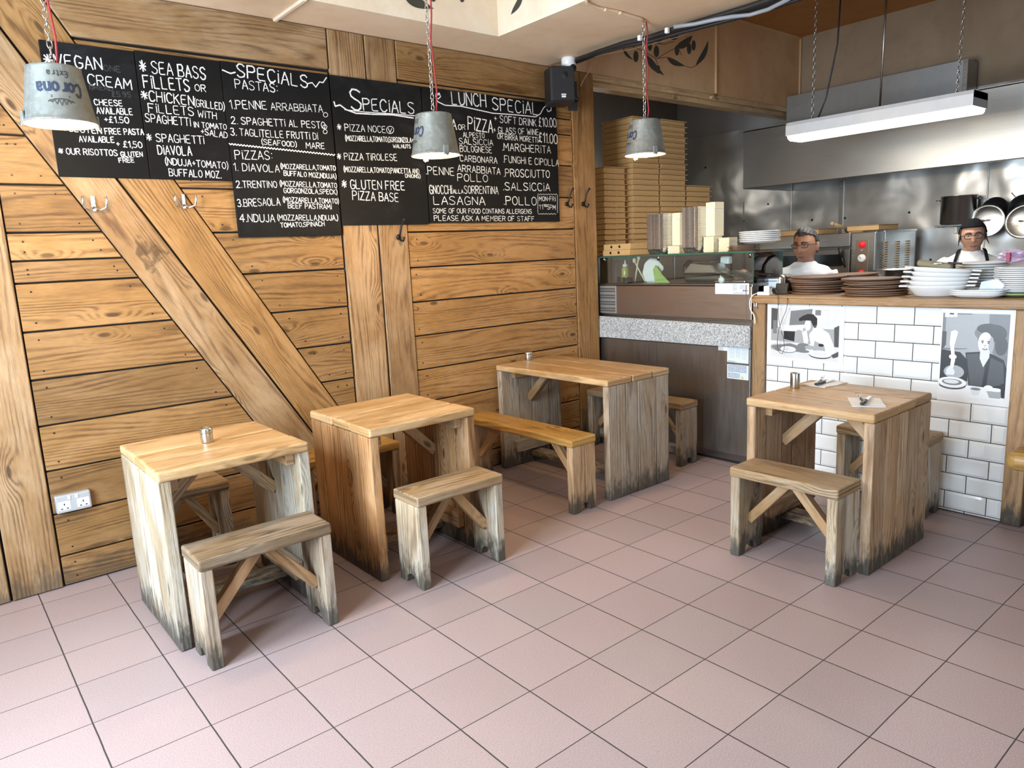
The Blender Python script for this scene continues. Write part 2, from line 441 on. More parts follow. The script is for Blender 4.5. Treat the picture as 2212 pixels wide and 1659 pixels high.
M['seat_honey'] = wood('polished_seat_pine', (0.42, 0.235, 0.065), (0.20, 0.10, 0.026), 0.33, 42, tintamt=0.2, bump=0.25)
M['brace_wood'] = wood('brace_pine', (0.42, 0.245, 0.110), (0.20, 0.10, 0.040), 0.55, 50, grey=0.2, tintamt=0.4)
M['counter_wood'] = wood('counter_oak', (0.36, 0.215, 0.10), (0.17, 0.09, 0.04), 0.42, 50, grey=0.25, greycol=(0.30, 0.22, 0.15), tintamt=0.3, grime=0.9)
M['board_wood'] = wood('pizza_board_wood', (0.19, 0.110, 0.070), (0.11, 0.060, 0.036), 0.5, 60, tintamt=0.9, knot=0.0)
M['strip_wood'] = wood('painted_strip', (0.52, 0.36, 0.20), (0.34, 0.20, 0.09), 0.5, 60, tintamt=0.2)

def plaster(name, a, b, c, rough=0.75):
    n = NT(name)
    p = n.pos()
    f = n.noise(p, 1.3, 5, 0.6, 0.4); g = n.noise(p, 6.0, 5, 0.65)
    col = n.mix(n.step(f, 0.35, 0.68), C4(a), C4(b))
    col = n.mix(n.math('MULTIPLY', n.step(g, 0.45, 0.75), 0.5), col, C4(c))
    n.base(col); n.set(rough=rough, spec=0.25); n.bump(g, 0.12, 0.01)
    return n.m
M['ceiling'] = plaster('ochre_plaster', (0.76, 0.54, 0.35), (0.82, 0.63, 0.44), (0.70, 0.47, 0.29))
M['recess'] = plaster('pale_plaster', (0.72, 0.58, 0.42), (0.78, 0.68, 0.54), (0.66, 0.52, 0.36))
M['fascia'] = plaster('terracotta_plaster', (0.50, 0.29, 0.14), (0.56, 0.36, 0.20), (0.44, 0.24, 0.11))
M['dark_plaster'] = plaster('dark_brown_plaster', (0.27, 0.19, 0.12), (0.32, 0.235, 0.155), (0.23, 0.165, 0.105))  # darker, greyer brown plaster for the kitchen wall above the hood
M['kitchen_ceiling'] = plaster('orange_plaster', (0.40, 0.17, 0.045), (0.46, 0.21, 0.07), (0.36, 0.15, 0.04))
M['dark_wall'] = plaster('grey_paint', (0.25, 0.24, 0.225), (0.28, 0.265, 0.25), (0.225, 0.22, 0.21))
M['room_wall'] = plaster('cream_paint', (0.24, 0.20, 0.16), (0.26, 0.22, 0.18), (0.22, 0.18, 0.145))

def floor_mat():
    n = NT('quarry_tiles')
    x, y, z = n.xyz(n.pos())
    tx, ty = n.math('DIVIDE', x, 0.3), n.math('DIVIDE', y, 0.3)
    wob = n.noise(n.pos(), 9.0, 2)
    wob2 = n.math('MULTIPLY_ADD', wob, 0.010, -0.005)
    def line(t, w):
        f = n.math('FRACT', n.math('ADD', t, 0.5))
        return n.step(n.math('ABSOLUTE', n.math('ADD', n.math('SUBTRACT', f, 0.5), wob2)), w, w * 0.55)
    gr = n.math('MAXIMUM', line(tx, 0.0105), line(ty, 0.0075))
    cell = n.n('ShaderNodeTexWhiteNoise', noise_dimensions='2D')
    n.l(n.vec(n.math('FLOOR', tx), n.math('FLOOR', ty)), cell.inputs['Vector'])
    cx, cy, cz = n.xyz(cell.outputs['Color'])
    c = n.mix(cx, (0.335, 0.252, 0.243, 1), (0.370, 0.283, 0.276, 1))
    c = n.mix(n.math('MULTIPLY', n.math('GREATER_THAN', cy, 0.72), 0.55), c, (0.315, 0.25, 0.245, 1))
    big = n.noise(n.pos(), 2.4, 3)
    c = n.mix(n.math('MULTIPLY', n.step(big, 0.45, 0.75), 0.35), c, (0.38, 0.285, 0.285, 1))
    sp = n.noise(n.pos(), 260.0, 2, 0.7)
    sp2 = n.math('MULTIPLY_ADD', n.step(sp, 0.30, 0.72), 0.42, 0.79)
    c = n.mix(1.0, c, n.vec(sp2, sp2, sp2), 'MULTIPLY')
    c = n.mix(gr, c, (0.035, 0.030, 0.028, 1))
    n.base(c)
    n.set(rough=n.math('MULTIPLY_ADD', gr, 0.4, 0.42), spec=0.45)
    h = n.math('SUBTRACT', n.math('MULTIPLY', sp, 0.10), gr)
    n.bump(h, 0.25, 0.003)
    return n.m
M['floor'] = floor_mat()
def board_mat():
    n = NT('chalkboard_black')
    f = n.noise(n.pos(), 2.2, 5, 0.65, 0.6)
    x, y, z = n.xyz(n.pos())
    g = n.noise(n.vec(n.math('MULTIPLY', x, 9), y, n.math('MULTIPLY', z, 14)), 1.0, 4, 0.6, 0.8)
    n.base(n.mix(n.math('MULTIPLY', n.step(f, 0.42, 0.8), n.step(g, 0.3, 0.7)), (0.006, 0.006, 0.0065, 1), (0.019, 0.019, 0.020, 1)))
    n.set(rough=0.6, spec=0.14)
    return n.m
M['board'] = board_mat()
def chalk_mat(name, a, b):
    n = NT(name)
    f = n.noise(n.pos(), 210.0, 3, 0.7)
    ti = n.n('ShaderNodeAttribute', attribute_name='tint').outputs['Fac']
    n.base(n.mix(n.math('MULTIPLY', n.step(f, 0.25, 0.62), n.math('MULTIPLY_ADD', ti, 0.25, 0.85), clamp=True), C4(a), C4(b)))
    n.set(rough=0.95, spec=0.1)
    return n.m
M['chalk'] = chalk_mat('white_chalk', (0.36, 0.36, 0.36), (0.82, 0.83, 0.82))
M['faint_chalk'] = chalk_mat('rubbed_chalk', (0.02, 0.02, 0.02), (0.055, 0.055, 0.055))
M['steel_pot'] = steel('pot_steel', (0.42, 0.41, 0.39), 0.30, 0, (1, 1, 1))
M['steel_wall'] = steel('wavy_steel_sheet', (0.56, 0.55, 0.52), 0.33, 0.06, (1, 1, 1), None, 2.3, 0.62)
M['steel_hood'] = steel('brushed_steel', (0.42, 0.415, 0.39), 0.40, 0, (1, 1, 40))
M['steel'] = steel('steel', (0.62, 0.62, 0.60), 0.25)
M['steel_dark'] = steel('dark_steel', (0.30, 0.29, 0.275), 0.34)
M['steel_brown'] = steel('tarnished_steel', (0.42, 0.36, 0.31), 0.36, 0, (1, 1, 30), (0.40, 0.30, 0.235))
M['steel_low'] = steel('scuffed_steel', (0.36, 0.335, 0.31), 0.40, 0, (14, 14, 1), (0.33, 0.27, 0.22))
M['chrome'] = steel('chrome', (0.85, 0.85, 0.85), 0.10)
M['zinc'] = None
def zinc():
    n = NT('galvanised_zinc')
    o = n.obj()
    v = n.n('ShaderNodeTexVoronoi'); n.l(o, v.inputs['Vector']); v.inputs['Scale'].default_value = 60
    f = n.noise(o, 12, 4, 0.6)
    c = n.mix(n.xyz(v.outputs['Color'])[0], (0.17, 0.178, 0.162, 1), (0.24, 0.248, 0.228, 1))
    n.base(n.mix(n.step(f, 0.4, 0.75), c, (0.185, 0.185, 0.155, 1)))
    n.set(metal=0.35, rough=0.5)
    return n.m
M['zinc'] = zinc()
M['white_inner'] = plain('white_enamel', (0.86, 0.84, 0.78), 0.5)
M['blue_print'] = plain('blue_print', (0.018, 0.028, 0.058), 0.6)
M['grey_print'] = plain('grey_print', (0.035, 0.036, 0.035), 0.6)
M['red_cord'] = plain('red_cord', (0.30, 0.02, 0.025), 0.6)
M['black'] = plain('black_plastic', (0.014, 0.014, 0.015), 0.42)
M['black_cloth'] = plain('black_cloth', (0.010, 0.010, 0.011), 0.9, spec=0.1)
M['iron'] = plain('black_iron', (0.02, 0.018, 0.018), 0.4, 0.6)
M['white_plastic'] = plain('white_plastic', (0.80, 0.80, 0.79), 0.35)
M['grey_plastic'] = plain('grey_plastic', (0.36, 0.37, 0.38), 0.45)
M['pipe_grey'] = plain('grey_conduit', (0.26, 0.27, 0.29), 0.45)
M['porcelain'] = plain('white_porcelain', (0.80, 0.81, 0.81), 0.16, var=0.02, spec=0.6)
M['porcelain_grey'] = plain('greyish_porcelain', (0.62, 0.64, 0.65), 0.2, var=0.03)
M['card'] = plain('kraft_card', (0.50, 0.315, 0.135), 0.75, var=0.10, scale=30)
M['card_dark'] = plain('kraft_card_inside', (0.32, 0.19, 0.085), 0.8)
M['foil'] = steel('aluminium_foil', (0.78, 0.78, 0.77), 0.30, 0.004, (1, 1, 1), None, 60)
M['lid_card'] = plain('cream_lid_card', (0.74, 0.68, 0.50), 0.7, var=0.04)
M['paper'] = plain('white_paper', (0.80, 0.80, 0.80), 0.8, var=0.03)
M['sticker'] = plain('pale_blue_sticker', (0.66, 0.74, 0.80), 0.5, var=0.02)
M['sticker_print'] = plain('sticker_print', (0.13, 0.17, 0.28), 0.6)
M['yellow_print'] = plain('yellow_print', (0.70, 0.50, 0.05), 0.6)
M['granite'] = None
def granite():
    n = NT('speckled_granite')
    f = n.noise(n.obj(), 95, 4, 0.75); g = n.noise(n.obj(), 38, 3, 0.6)
    c = n.ramp(f, [(0.34, (0.10, 0.11, 0.115)), (0.46, (0.34, 0.36, 0.375)), (0.60, (0.62, 0.65, 0.67))])
    n.base(n.mix(n.math('MULTIPLY', n.step(g, 0.5, 0.7), 0.5), c, (0.20, 0.215, 0.225, 1)))
    n.set(rough=0.3)
    return n.m
M['granite'] = granite()
def glass(name, tint=(0.93, 0.97, 0.95)):
    n = NT(name)
    gl = n.n('ShaderNodeBsdfGlossy'); gl.inputs['Roughness'].default_value = 0.02; gl.inputs['Color'].default_value = (1, 1, 1, 1)
    tr = n.n('ShaderNodeBsdfTransparent'); tr.inputs['Color'].default_value = C4(tint)
    fr = n.n('ShaderNodeFresnel'); fr.inputs['IOR'].default_value = 1.45
    mx = n.n('ShaderNodeMixShader'); n.l(fr.outputs[0], mx.inputs[0]); n.l(tr.outputs[0], mx.inputs[1]); n.l(gl.outputs[0], mx.inputs[2])
    n.l(mx.outputs[0], n.out.inputs[0])
    n.t.nodes.remove(n.b)
    return n.m
M['glass'] = glass('clear_glass')
M['glass_edge'] = plain('green_glass_edge', (0.03, 0.10, 0.07), 0.15)
M['film'] = glass('clear_film', (0.86, 0.88, 0.90))
def tiles():
    n = NT('bevelled_white_tile')
    n.base((0.80, 0.81, 0.80)); n.set(rough=0.08, spec=0.6)
    return n.m
M['tile'] = tiles()
M['grout'] = plain('dark_grout', (0.03, 0.03, 0.03), 0.9)
M['skin'] = plain('skin', (0.38, 0.19, 0.12), 0.5, var=0.10, scale=22, sub=0.0)
M['skin2'] = plain('skin_tan', (0.42, 0.22, 0.14), 0.5, var=0.10, scale=22)
M['lip'] = plain('lips', (0.30, 0.10, 0.085), 0.5)
M['eye_white'] = plain('eye_white', (0.62, 0.60, 0.56), 0.3)
M['hair_grey'] = plain('greying_hair', (0.030, 0.029, 0.028), 0.6, var=0.9, scale=70, bump=0.6)
M['hair_black'] = plain('black_hair', (0.010, 0.009, 0.010), 0.55, var=0.4, scale=60, bump=0.5)
M['tshirt'] = plain('white_cotton', (0.78, 0.78, 0.79), 0.9, var=0.03, scale=40, bump=0.15)
M['trousers'] = plain('dark_trousers', (0.03, 0.03, 0.04), 0.9)
M['purple'] = plain('purple_film', (0.50, 0.38, 0.52), 0.3, var=0.12)
M['sponge'] = plain('olive_cloth', (0.27, 0.24, 0.15), 0.9, var=0.2)
M['red_lamp'] = emit('red_lamp', (1.0, 0.015, 0.02), 0.35, (0.5, 0.01, 0.015))
M['vent_rust'] = plain('ochre_vent', (0.42, 0.26, 0.08), 0.6)
M['leaf_paint'] = plain('olive_paint', (0.045, 0.042, 0.028), 0.8, var=0.2)
M['stem_paint'] = plain('stem_paint', (0.16, 0.045, 0.03), 0.8)
M['green_film'] = plain('green_leaf', (0.35, 0.48, 0.14), 0.5, var=0.2)
M['oil'] = plain('olive_oil', (0.42, 0.40, 0.14), 0.15)
M['tube_glow'] = emit('tube_glow', (1.0, 0.97, 0.92), 6.0)
M['bulb_glow'] = emit('bulb_glow', (1.0, 0.80, 0.50), 14.0)
M['green_plate'] = plain('pale_green_glaze', (0.45, 0.52, 0.22), 0.2)
for k, c in dict(p0=(0.80, 0.81, 0.82), p1=(0.36, 0.375, 0.39), p2=(0.185, 0.195, 0.205), p3=(0.075, 0.078, 0.082), p4=(0.022, 0.022, 0.024), p5=(0.66, 0.675, 0.69)).items():
    M[k] = plain('print_' + {'p0': 'white', 'p1': 'light_grey', 'p2': 'mid_grey', 'p3': 'dark_grey', 'p4': 'black', 'p5': 'pale_grey'}[k], c, 0.35, var=0.06, scale=30)
M['red_print'] = plain('red_print', (0.36, 0.03, 0.07), 0.5)
M['film_white'] = plain('wrap_film', (0.50, 0.60, 0.66), 0.15, var=0.3, scale=60)
# ------------------------------------------------------------------ room shell
WY = -0.165                                            # face of the timber wall
WALLF = lambda y: frame((0, y, 0), (1, 0, 0), (0, 0, 1), (0, -1, 0))
def clip(poly, a, b, c):                               # keep a*x + b*y <= c
    out = []
    for i, p in enumerate(poly):
        q = poly[(i + 1) % len(poly)]
        dp, dq = a * p[0] + b * p[1] - c, a * q[0] + b * q[1] - c
        if dp <= 0: out.append(p)
        if (dp < 0 < dq) or (dq < 0 < dp):
            t = dp / (dp - dq); out.append((p[0] + t * (q[0] - p[0]), p[1] + t * (q[1] - p[1])))
    return out
SL1, SLG, SL2 = 0.588, 0.602, 0.596
X1 = lambda z: 0.17 + (2.27 - z) * SL1                 # left edge of the two diagonal boards, their gap, their right edge
XG = lambda z: 0.598 + (1.955 - z) * SLG
X2 = lambda z: 0.858 + (1.962 - z) * SL2
def left_of(poly, fn, sl, off): return clip(poly, 1, sl, fn(0) - off)
def right_of(poly, fn, sl, off): return clip(poly, -1, -sl, -(fn(0) + off))

m = MB()
m.box((1.08, 0.03, 1.40), (5.66, 0.06, 2.81), tint=.5)
m.box((-0.2, -0.072, 1.41), (3.1, 0.145, 2.82), tint=.5)
m.box((2.64, -0.072, 1.41), (2.58, 0.145, 2.82), tint=.5)
back = None
g = 0.0046
def planks(mb, x0, x1, zs, cut=None):
    for z0, z1 in zip(zs, zs[1:]):
        p = [(x0, z0 + g), (x1, z0 + g), (x1, z1 - g), (x0, z1 - g)]
        if cut: p = cut(p)
        if len(p) >= 3: mb.prism(p, 0.021, WALLF(WY + 0.021 + random.uniform(-.0015, .0015)), 0, 0.0025)
w = MB()
ZL = [0.004, 0.155, 0.371, 0.588, 0.809, 1.031, 1.257, 1.481, 1.582, 1.709, 1.923, 2.138, 2.35, 2.587]
planks(w, 0.115, 1.76, ZL, lambda p: left_of(p, X1, SL1, 0.004))
planks(w, -1.72, -0.36, ZL + [2.815])
planks(w, -0.105, 0.115, [2.155, 2.35, 2.587], lambda p: left_of(p, X1, SL1, 0.004))
ZM = [0.3, 0.59, 0.808, 1.026, 1.246, 1.470, 1.695, 1.921, 2.14, 2.36, 2.584]
planks(w, 0.45, 1.760, ZM, lambda p: right_of(p, X2, SL2, 0.005))
ZR = [0.004, 0.13, 0.35, 0.570, 0.788, 1.012, 1.232, 1.453, 1.677, 1.908, 2.138, 2.358, 2.469, 2.590]
planks(w, 2.224, 3.702, ZR)
def nails(mb, x0, x1, zs, ok=None):
    for z0, z1 in zip(zs, zs[1:]):
        for xx in (x0 + .05, x1 - .05):
            for zz in (z0 + .045, z1 - .045):
                xq = xx + random.uniform(-.02, .02)
                if ok is None or ok(xq, zz): mb.box((xq, WY - .0008, zz), (.007, .003, .007), tint=.5, mi=1)
nails(w, 2.224, 3.702, ZR[2:9])
for z0, z1 in zip(ZL[:-1], ZL[1:]):
    for zz in (z0 + .04, z1 - .04):
        w.box((X1(zz) - .07, WY - .0008, zz), (.007, .003, .007), mi=1); w.box((.17, WY - .0008, zz), (.007, .003, .007), mi=1)
for z0, z1 in zip(ZM[1:-1], ZM[2:]):
    for zz in (z0 + .04, z1 - .04):
        if X2(zz) + .1 < 1.7: w.box((X2(zz) + .08, WY - .0008, zz), (.007, .003, .007), mi=1)
        w.box((1.71, WY - .0008, zz), (.007, .003, .007), mi=1)
wall_left = struct('wall_left', w, [M['wall_wood'], M['iron']])
dark_back = struct('wall_left_backing', m, plain('wall_gap_black', (0.012, 0.010, 0.009), 0.9))

def trim(n, poly, grain, mat, d=0.026, y=None, off=0.0):
    t = MB(); t.prism(poly, d, WALLF((WY + 0.019) if y is None else y), grain, 0.004, tint=off if off else None)
    return struct('trim_%d' % n, t, M[mat])
def diag(n, poly, sl, mat, ti):
    d = Vector((-sl, 1.0)).normalized()               # along the board, in X-Z
    ex = Vector((d.x, 0, d.y)); ez = Vector((0, -1, 0)); ey = ez.cross(ex)
    e2 = Vector((ey.x, ey.z))
    o = Vector((0, WY + 0.020, 0))
    loc = [(d.dot(Vector(p)), e2.dot(Vector(p))) for p in poly]
    t = MB(); t.prism(loc, 0.025, frame(o, ex, ey, ez), 0, 0.004, tint=ti)
    return struct('trim_%d' % n, t, M[mat])
full = [(-0.9, 0.004), (1.757, 0.004), (1.757, 2.815), (-0.9, 2.815)]
diag(1, right_of(left_of(full, XG, SLG, 0.007), X1, SL1, 0.004), SLG, 'post_wood', .62)
diag(2, right_of(left_of(full, X2, SL2, 0.004), XG, SLG, 0.007), SL2, 'wall_wood', .66)
trim(3, left_of([(-0.100, 0.004), (0.106, 0.004), (0.108, 2.15), (-0.100, 2.15)], X1, SL1, 0.004), 1, 'post_wood', off=.75)
trim(4, [(-0.353, 0.004), (-0.110, 0.004), (-0.110, 2.815), (-0.353, 2.815)], 1, 'post_wood', off=.4)
trim(5, [(1.768, 0.004), (1.998, 0.004), (2.003, 2.815), (1.776, 2.815)], 1, 'post_wood', off=.8)
trim(6, [(2.012, 0.004), (2.218, 0.004), (2.214, 2.815), (2.012, 2.815)], 1, 'post_wood', off=.35)
trim(7, right_of([(0.3, 2.593), (1.764, 2.597), (1.768, 2.815), (0.3, 2.815)], X2, SL2, 0.005), 0, 'post_wood', off=.45)
trim(8, [(2.222, 2.594), (3.702, 2.597), (3.702, 2.815), (2.222, 2.815)], 0, 'wall_wood', off=.3)
t = MB(); t.box((3.826, -0.085, 1.41), (0.232, 0.170, 2.815), bev=.006, grain=2, tint=.55)
struct('trim_9', t, M['wall_wood'])

# floor
f = MB(); f.box((2.65, -2.75, -0.04), (9.0, 8.3, 0.08))
struct('floor', f, M['floor'])
# ceiling of the dining side: low soffits around a raised recess
c = MB()
c.box((0.48, -0.26, 3.06), (4.5, 0.53, 0.48))
struct('ceiling', c, M['ceiling'])
c = MB()
c.prism([(2.745, -0.525), (3.50, -0.525), (3.72, -2.2), (3.82, -7.0), (2.745, -7.0)], 0.48, T(0, 0, 2.82))
c.prism([(2.73, -0.0), (3.455, -0.0), (3.50, -0.525), (2.73, -0.525)], 0.48, T(0, 0, 2.82))
struct('ceiling_soffit', c, M['ceiling'])
c = MB(); c.box((0.47, -3.77, 3.34), (4.56, 6.5, 0.1))
struct('ceiling_recess', c, M['ceiling'])
# pale plaster on the upright faces of the recess
c = MB(); c.box((0.48, -0.531, 3.055), (4.53, 0.012, 0.47)); c.box((2.739, -3.77, 3.055), (0.012, 6.47, 0.47))
struct('ceiling_recess_side', c, M['recess'])
c = MB(); c.box((5.3, -2.75, 3.55), (3.9, 8.3, 0.10))
struct('ceiling_kitchen', c, M['kitchen_ceiling'])
# street wall with two shop windows, wall with the glazed door, far side wall
def holed(name, axis, at, a0, a1, z1, holes, mat, th=0.12):
    b = MB()
    xs = sorted({a0, a1, *[h[0] for h in holes], *[h[1] for h in holes]})
    for p, q in zip(xs, xs[1:]):
        hz = [h for h in holes if h[0] <= p and q <= h[1]]
        segs = [(0, z1)] if not hz else [(0, hz[0][2]), (hz[0][3], z1)]
        for s0, s1 in segs:
            if s1 - s0 < 1e-3: continue
            if axis == 0: b.box((at, (p + q) / 2, (s0 + s1) / 2), (th, q - p, s1 - s0))
            else: b.box(((p + q) / 2, at, (s0 + s1) / 2), (q - p, th, s1 - s0))
    return struct(name, b, M[mat])
holed('wall_street', 0, -1.27, -6.9, 0.0, 3.4, [(-3.62, -2.20, 0.68, 2.48), (-2.10, -0.68, 0.68, 2.48)], 'room_wall')
holed('wall_back', 1, -6.82, -1.75, 7.1, 3.5, [(0.3, 2.9, 0.1, 2.5)], 'room_wall')
for k, (y0, y1) in enumerate(((-3.62, -2.20), (-2.10, -0.68))):
    b = MB()
    for yy in (y0 + .03, y1 - .03): b.box((-1.27, yy, 1.58), (.08, .05, 1.80), bev=.004)
    for zz in (.71, 2.45): b.box((-1.27, (y0 + y1) / 2, zz), (.08, y1 - y0, .05), bev=.004)
    struct('window_%d' % (k + 1), b, M['strip_wood'])
b = MB()
for xx in (.33, 1.6, 2.87): b.box((xx, -6.82, 1.3), (.06, .08, 2.4), bev=.004)
for zz in (.13, 2.47): b.box((1.6, -6.82, zz), (2.6, .08, .06), bev=.004)
struct('door_1', b, M['strip_wood'])

# kitchen: terracotta fascia above the opening, timber strip below it
b = MB(); b.box((5.20, -0.083, 3.16), (3.49, 0.165, 0.68))
wall_fascia = struct('wall_fascia', b, M['fascia'])
b = MB(); b.box((5.43, -0.10, 2.797), (3.00, 0.14, 0.045), bev=.006, tint=.6); b.box((5.43, -0.075, 2.755), (3.00, 0.12, 0.04), bev=.006, tint=.3)
struct('trim_10', b, M['strip_wood'])
b = MB(); b.box((5.505, -0.172, 3.16), (0.018, 0.022, 0.66), bev=.006); b.box((6.93, -0.172, 3.2), (0.02, 0.022, 0.6), bev=.006)
b.box((6.2, -0.172, 3.488), (1.45, 0.02, 0.024), bev=.006); b.tube([(5.52, -.17, 2.815), (5.42, -.2, 2.79), (5.38, -.2, 2.775)], .012)
struct('trim_11', b, M['fascia'])
b = MB(); b.box((6.99, -2.7, 1.36), (0.10, 8.2, 2.72))
wall_k = struct('wall_kitchen', b, M['steel_wall'])
b = MB(); b.box((6.995, -3.53, 3.11), (0.10, 6.73, 0.78)); struct('wall_kitchen_upper', b, M['dark_plaster'])
b = MB(); b.box((6.995, 0.61, 3.11), (0.10, 1.53, 0.78))
b.box((5.4, 1.40, 1.75), (3.2, 0.10, 3.5)); b.box((3.90, 0.73, 1.75), (0.08, 1.34, 3.5))
struct('wall_alcove', b, M['dark_wall'])
n = 12
for px in (1606, 1709, 1818, 2131):
    yy = on_plane(0, 6.94, px, 450).y
    wdt = .045 if px == 1818 else .012
    b = MB(); b.box((6.935, yy, 1.50), (0.012, wdt, 1.14 if px != 1606 else .9), bev=.003)
    struct('trim_%d' % n, b, M['steel_hood']); n += 1
b = MB()
for px, py in ((1659, 441), (1606, 477), (1754, 475), (1825, 471), (1964, 459), (2010, 561), (1524, 362)):
    p = on_plane(0, 6.938, px, py); b.lathe([(0, .006), (.008, .005), (.011, 0)], 10, frame(p, (0, 0, 1), (0, 1, 0), (-1, 0, 0)))
struct('trim_%d' % n, b, M['iron'])

# painted olive branches on the fascia and the recess
def leaf_poly(p, q, w, n=9):
    p, q = Vector(p), Vector(q); d = q - p; nrm = Vector((-d.y, d.x)).normalized()
    bend = nrm * d.length * .08
    top = [p + d * (k / n) + nrm * w * math.sin(PI * (k / n) ** .8) + bend * math.sin(PI * k / n) for k in range(n + 1)]
    bot = [p + d * (k / n) - nrm * w * math.sin(PI * (k / n) ** .8) + bend * math.sin(PI * k / n) for k in range(n - 1, 0, -1)]
    return top + bot
def mural(name, parent, to3, leaves, olives, stems, sc):
    b = MB()
    for x0, y0, x1, y1, wd in leaves:
        P = leaf_poly((x0, y0), (x1, y1), wd); b.add([to3(*p) for p in P], [list(range(len(P)))], None, .5, 0)
    for x, y, rx, ry in olives:
        P = [(x + rx * math.cos(a * PI / 8), y + ry * math.sin(a * PI / 8)) for a in range(16)]
        b.add([to3(*p) for p in P], [list(range(16))], None, .5, 0)
    for s in stems: ribbon(b, s, sc, to3, 1)
    return b.build(name, [M['leaf_paint'], M['stem_paint']], parent, False)
_c = [0]
def fasc(x, y):
    px, py = 1130 + x / 3.687, y / 3.687
    X, Z = on_wall(px, py, WY - .0015); _c[0] += 1
    return (X, WY - .0015 - _c[0] * 2e-6, Z)
mural('olive_branch_mural', wall_fascia, fasc,
      [(795, 385, 880, 480, 12), (985, 440, 1125, 600, 26), (1145, 455, 1290, 525, 22), (1375, 520, 1475, 320, 20), (1215, 385, 1350, 280, 30), (1170, 310, 1245, 262, 22), (1060, 350, 1105, 300, 16)],
      [(898, 450, 21, 46), (1062, 410, 22, 46), (1010, 365, 18, 40), (1225, 402, 18, 42), (1322, 388, 18, 44), (1358, 362, 17, 42), (1074, 552, 17, 34)],
      [[(870, 370), (960, 410), (1065, 468), (1150, 415), (1210, 385)], [(1065, 468), (1140, 455), (1180, 470)], [(1060, 345), (1120, 352), (1200, 330)],
       [(990, 430), (1050, 460), (1072, 510)], [(1290, 525), (1340, 540), (1390, 515)], [(1325, 340), (1300, 290)], [(1225, 360), (1262, 440)], [(1020, 320), (1062, 365)]], 5)
def rec(x, y):
    p = on_plane(1, -.5385, 700 + x / 2.9105, y / 2.9105); _c[0] += 1
    return (p.x, -.5385 - _c[0] * 2e-6, p.z)
def rec2(x, y):
    p = on_plane(0, 2.7315, 700 + x / 2.9105, y / 2.9105); _c[0] += 1
    return (2.7315 - _c[0] * 2e-6, p.y, p.z)
ms = bpy.data.objects['ceiling_recess_side']
mural('olive_leaf_mural', ms, rec, [(490, -60, 690, 55, 34), (560, -90, 640, 0, 20)], [(688, -20, 18, 32), (868, -15, 16, 30)], [[(480, -70), (700, -120), (880, -50)]], 6)
mural('olive_leaf_mural', ms, rec2, [(1175, 92, 1250, -80, 16)], [], [[(1250, -80), (1300, -140)]], 6)
# old damp stain on the lower diagonal board
def stain_mat():
    n = NT('damp_stain')
    f = n.noise(n.pos(), 16.0, 4, 0.6, 0.5)
    n.base((0.10, 0.055, 0.024)); n.set(rough=0.6, alpha=n.math('MULTIPLY', n.step(f, 0.40, 0.62), 0.5))
    return n.m
M['stain'] = stain_mat()
b = MB()
P = [(281, 505), (300, 508), (330, 523), (352, 540), (366, 544), (362, 553), (346, 562), (342, 580), (330, 592), (316, 584), (308, 566), (292, 548), (296, 532)]
b.add([(lambda q: (q[0], WY - .0068, q[1]))(on_wall(x, y, WY - .0068)) for x, y in P], [list(range(len(P)))], None, .5)
b.build('damp_stain', M['stain'], bpy.data.objects['trim_1'], False)
# ------------------------------------------------------------------ chalkboards with their writing
BY = -0.186                                            # face of the boards
def R1(x, y): return (x / 2.9105, y / 2.9105)
def R2(x, y): return (700 + x / 2.9105, y / 2.9105)
_k = [0]
def onb(a, b):
    _k[0] += 1
    return (a, BY - .0009 - (_k[0] % 400) * 1.2e-6, b)
def chalkboard(label, corners, lines, RR, extra=None, thick=.62, seed=1, rub=()):
    X = [on_wall(*c, BY) for c in corners]
    x0 = (X[0][0] + X[3][0]) / 2; x1 = (X[1][0] + X[2][0]) / 2
    z1 = (X[0][1] + X[1][1]) / 2; z0 = (X[2][1] + X[3][1]) / 2
    t = thing('chalkboard', label, 'chalkboard', ((x0 + x1) / 2, WY - .009, z0))
    def loc(p): return (p[0] - t.location.x, p[1] - t.location.y, p[2] - t.location.z)
    b = MB(); b.box((0, -.003, (z1 - z0) / 2), (x1 - x0 - .004, .018, z1 - z0), bev=.002)
    b.build('board_panel', M['board'], t)
    rnd = random.Random(seed)
    def run(name, rows, mat, k):
        for text, ax, ay, bx, by, h in rows:
            p = on_wall(*RR(ax, ay), BY); q = on_wall(*RR(bx, by), BY); u = on_wall(*RR(ax, ay - h), BY)
            hh = u[1] - p[1]; c = MB()
            letter_line(c, text, p, q, hh, max(.0038, hh * .098) * k, lambda a, b_: loc(onb(a, b_)), 0, .16, rnd)
            c.build(name, M[mat], t, False)
        c = MB()
        for pts, wd in (extra or []) if name == 'chalk_line' else []:
            P = [on_wall(*RR(*p), BY) for p in pts]
            ribbon(c, P, wd, lambda a, b_: loc(onb(a, b_)), 0, .7)
        if c.V: c.build('chalk_flourish', M[mat], t, False)
    run('chalk_line', lines, 'chalk', 1.0)
    if rub: run('rubbed_chalk_line', rub, 'faint_chalk', 1.0)
    return t
def arc(cx, cy, r, a0=0, a1=360, n=14, ry=None):
    return [(cx + r * math.cos(math.radians(a0 + (a1 - a0) * k / n)), cy + (ry or r) * math.sin(math.radians(a0 + (a1 - a0) * k / n))) for k in range(n + 1)]
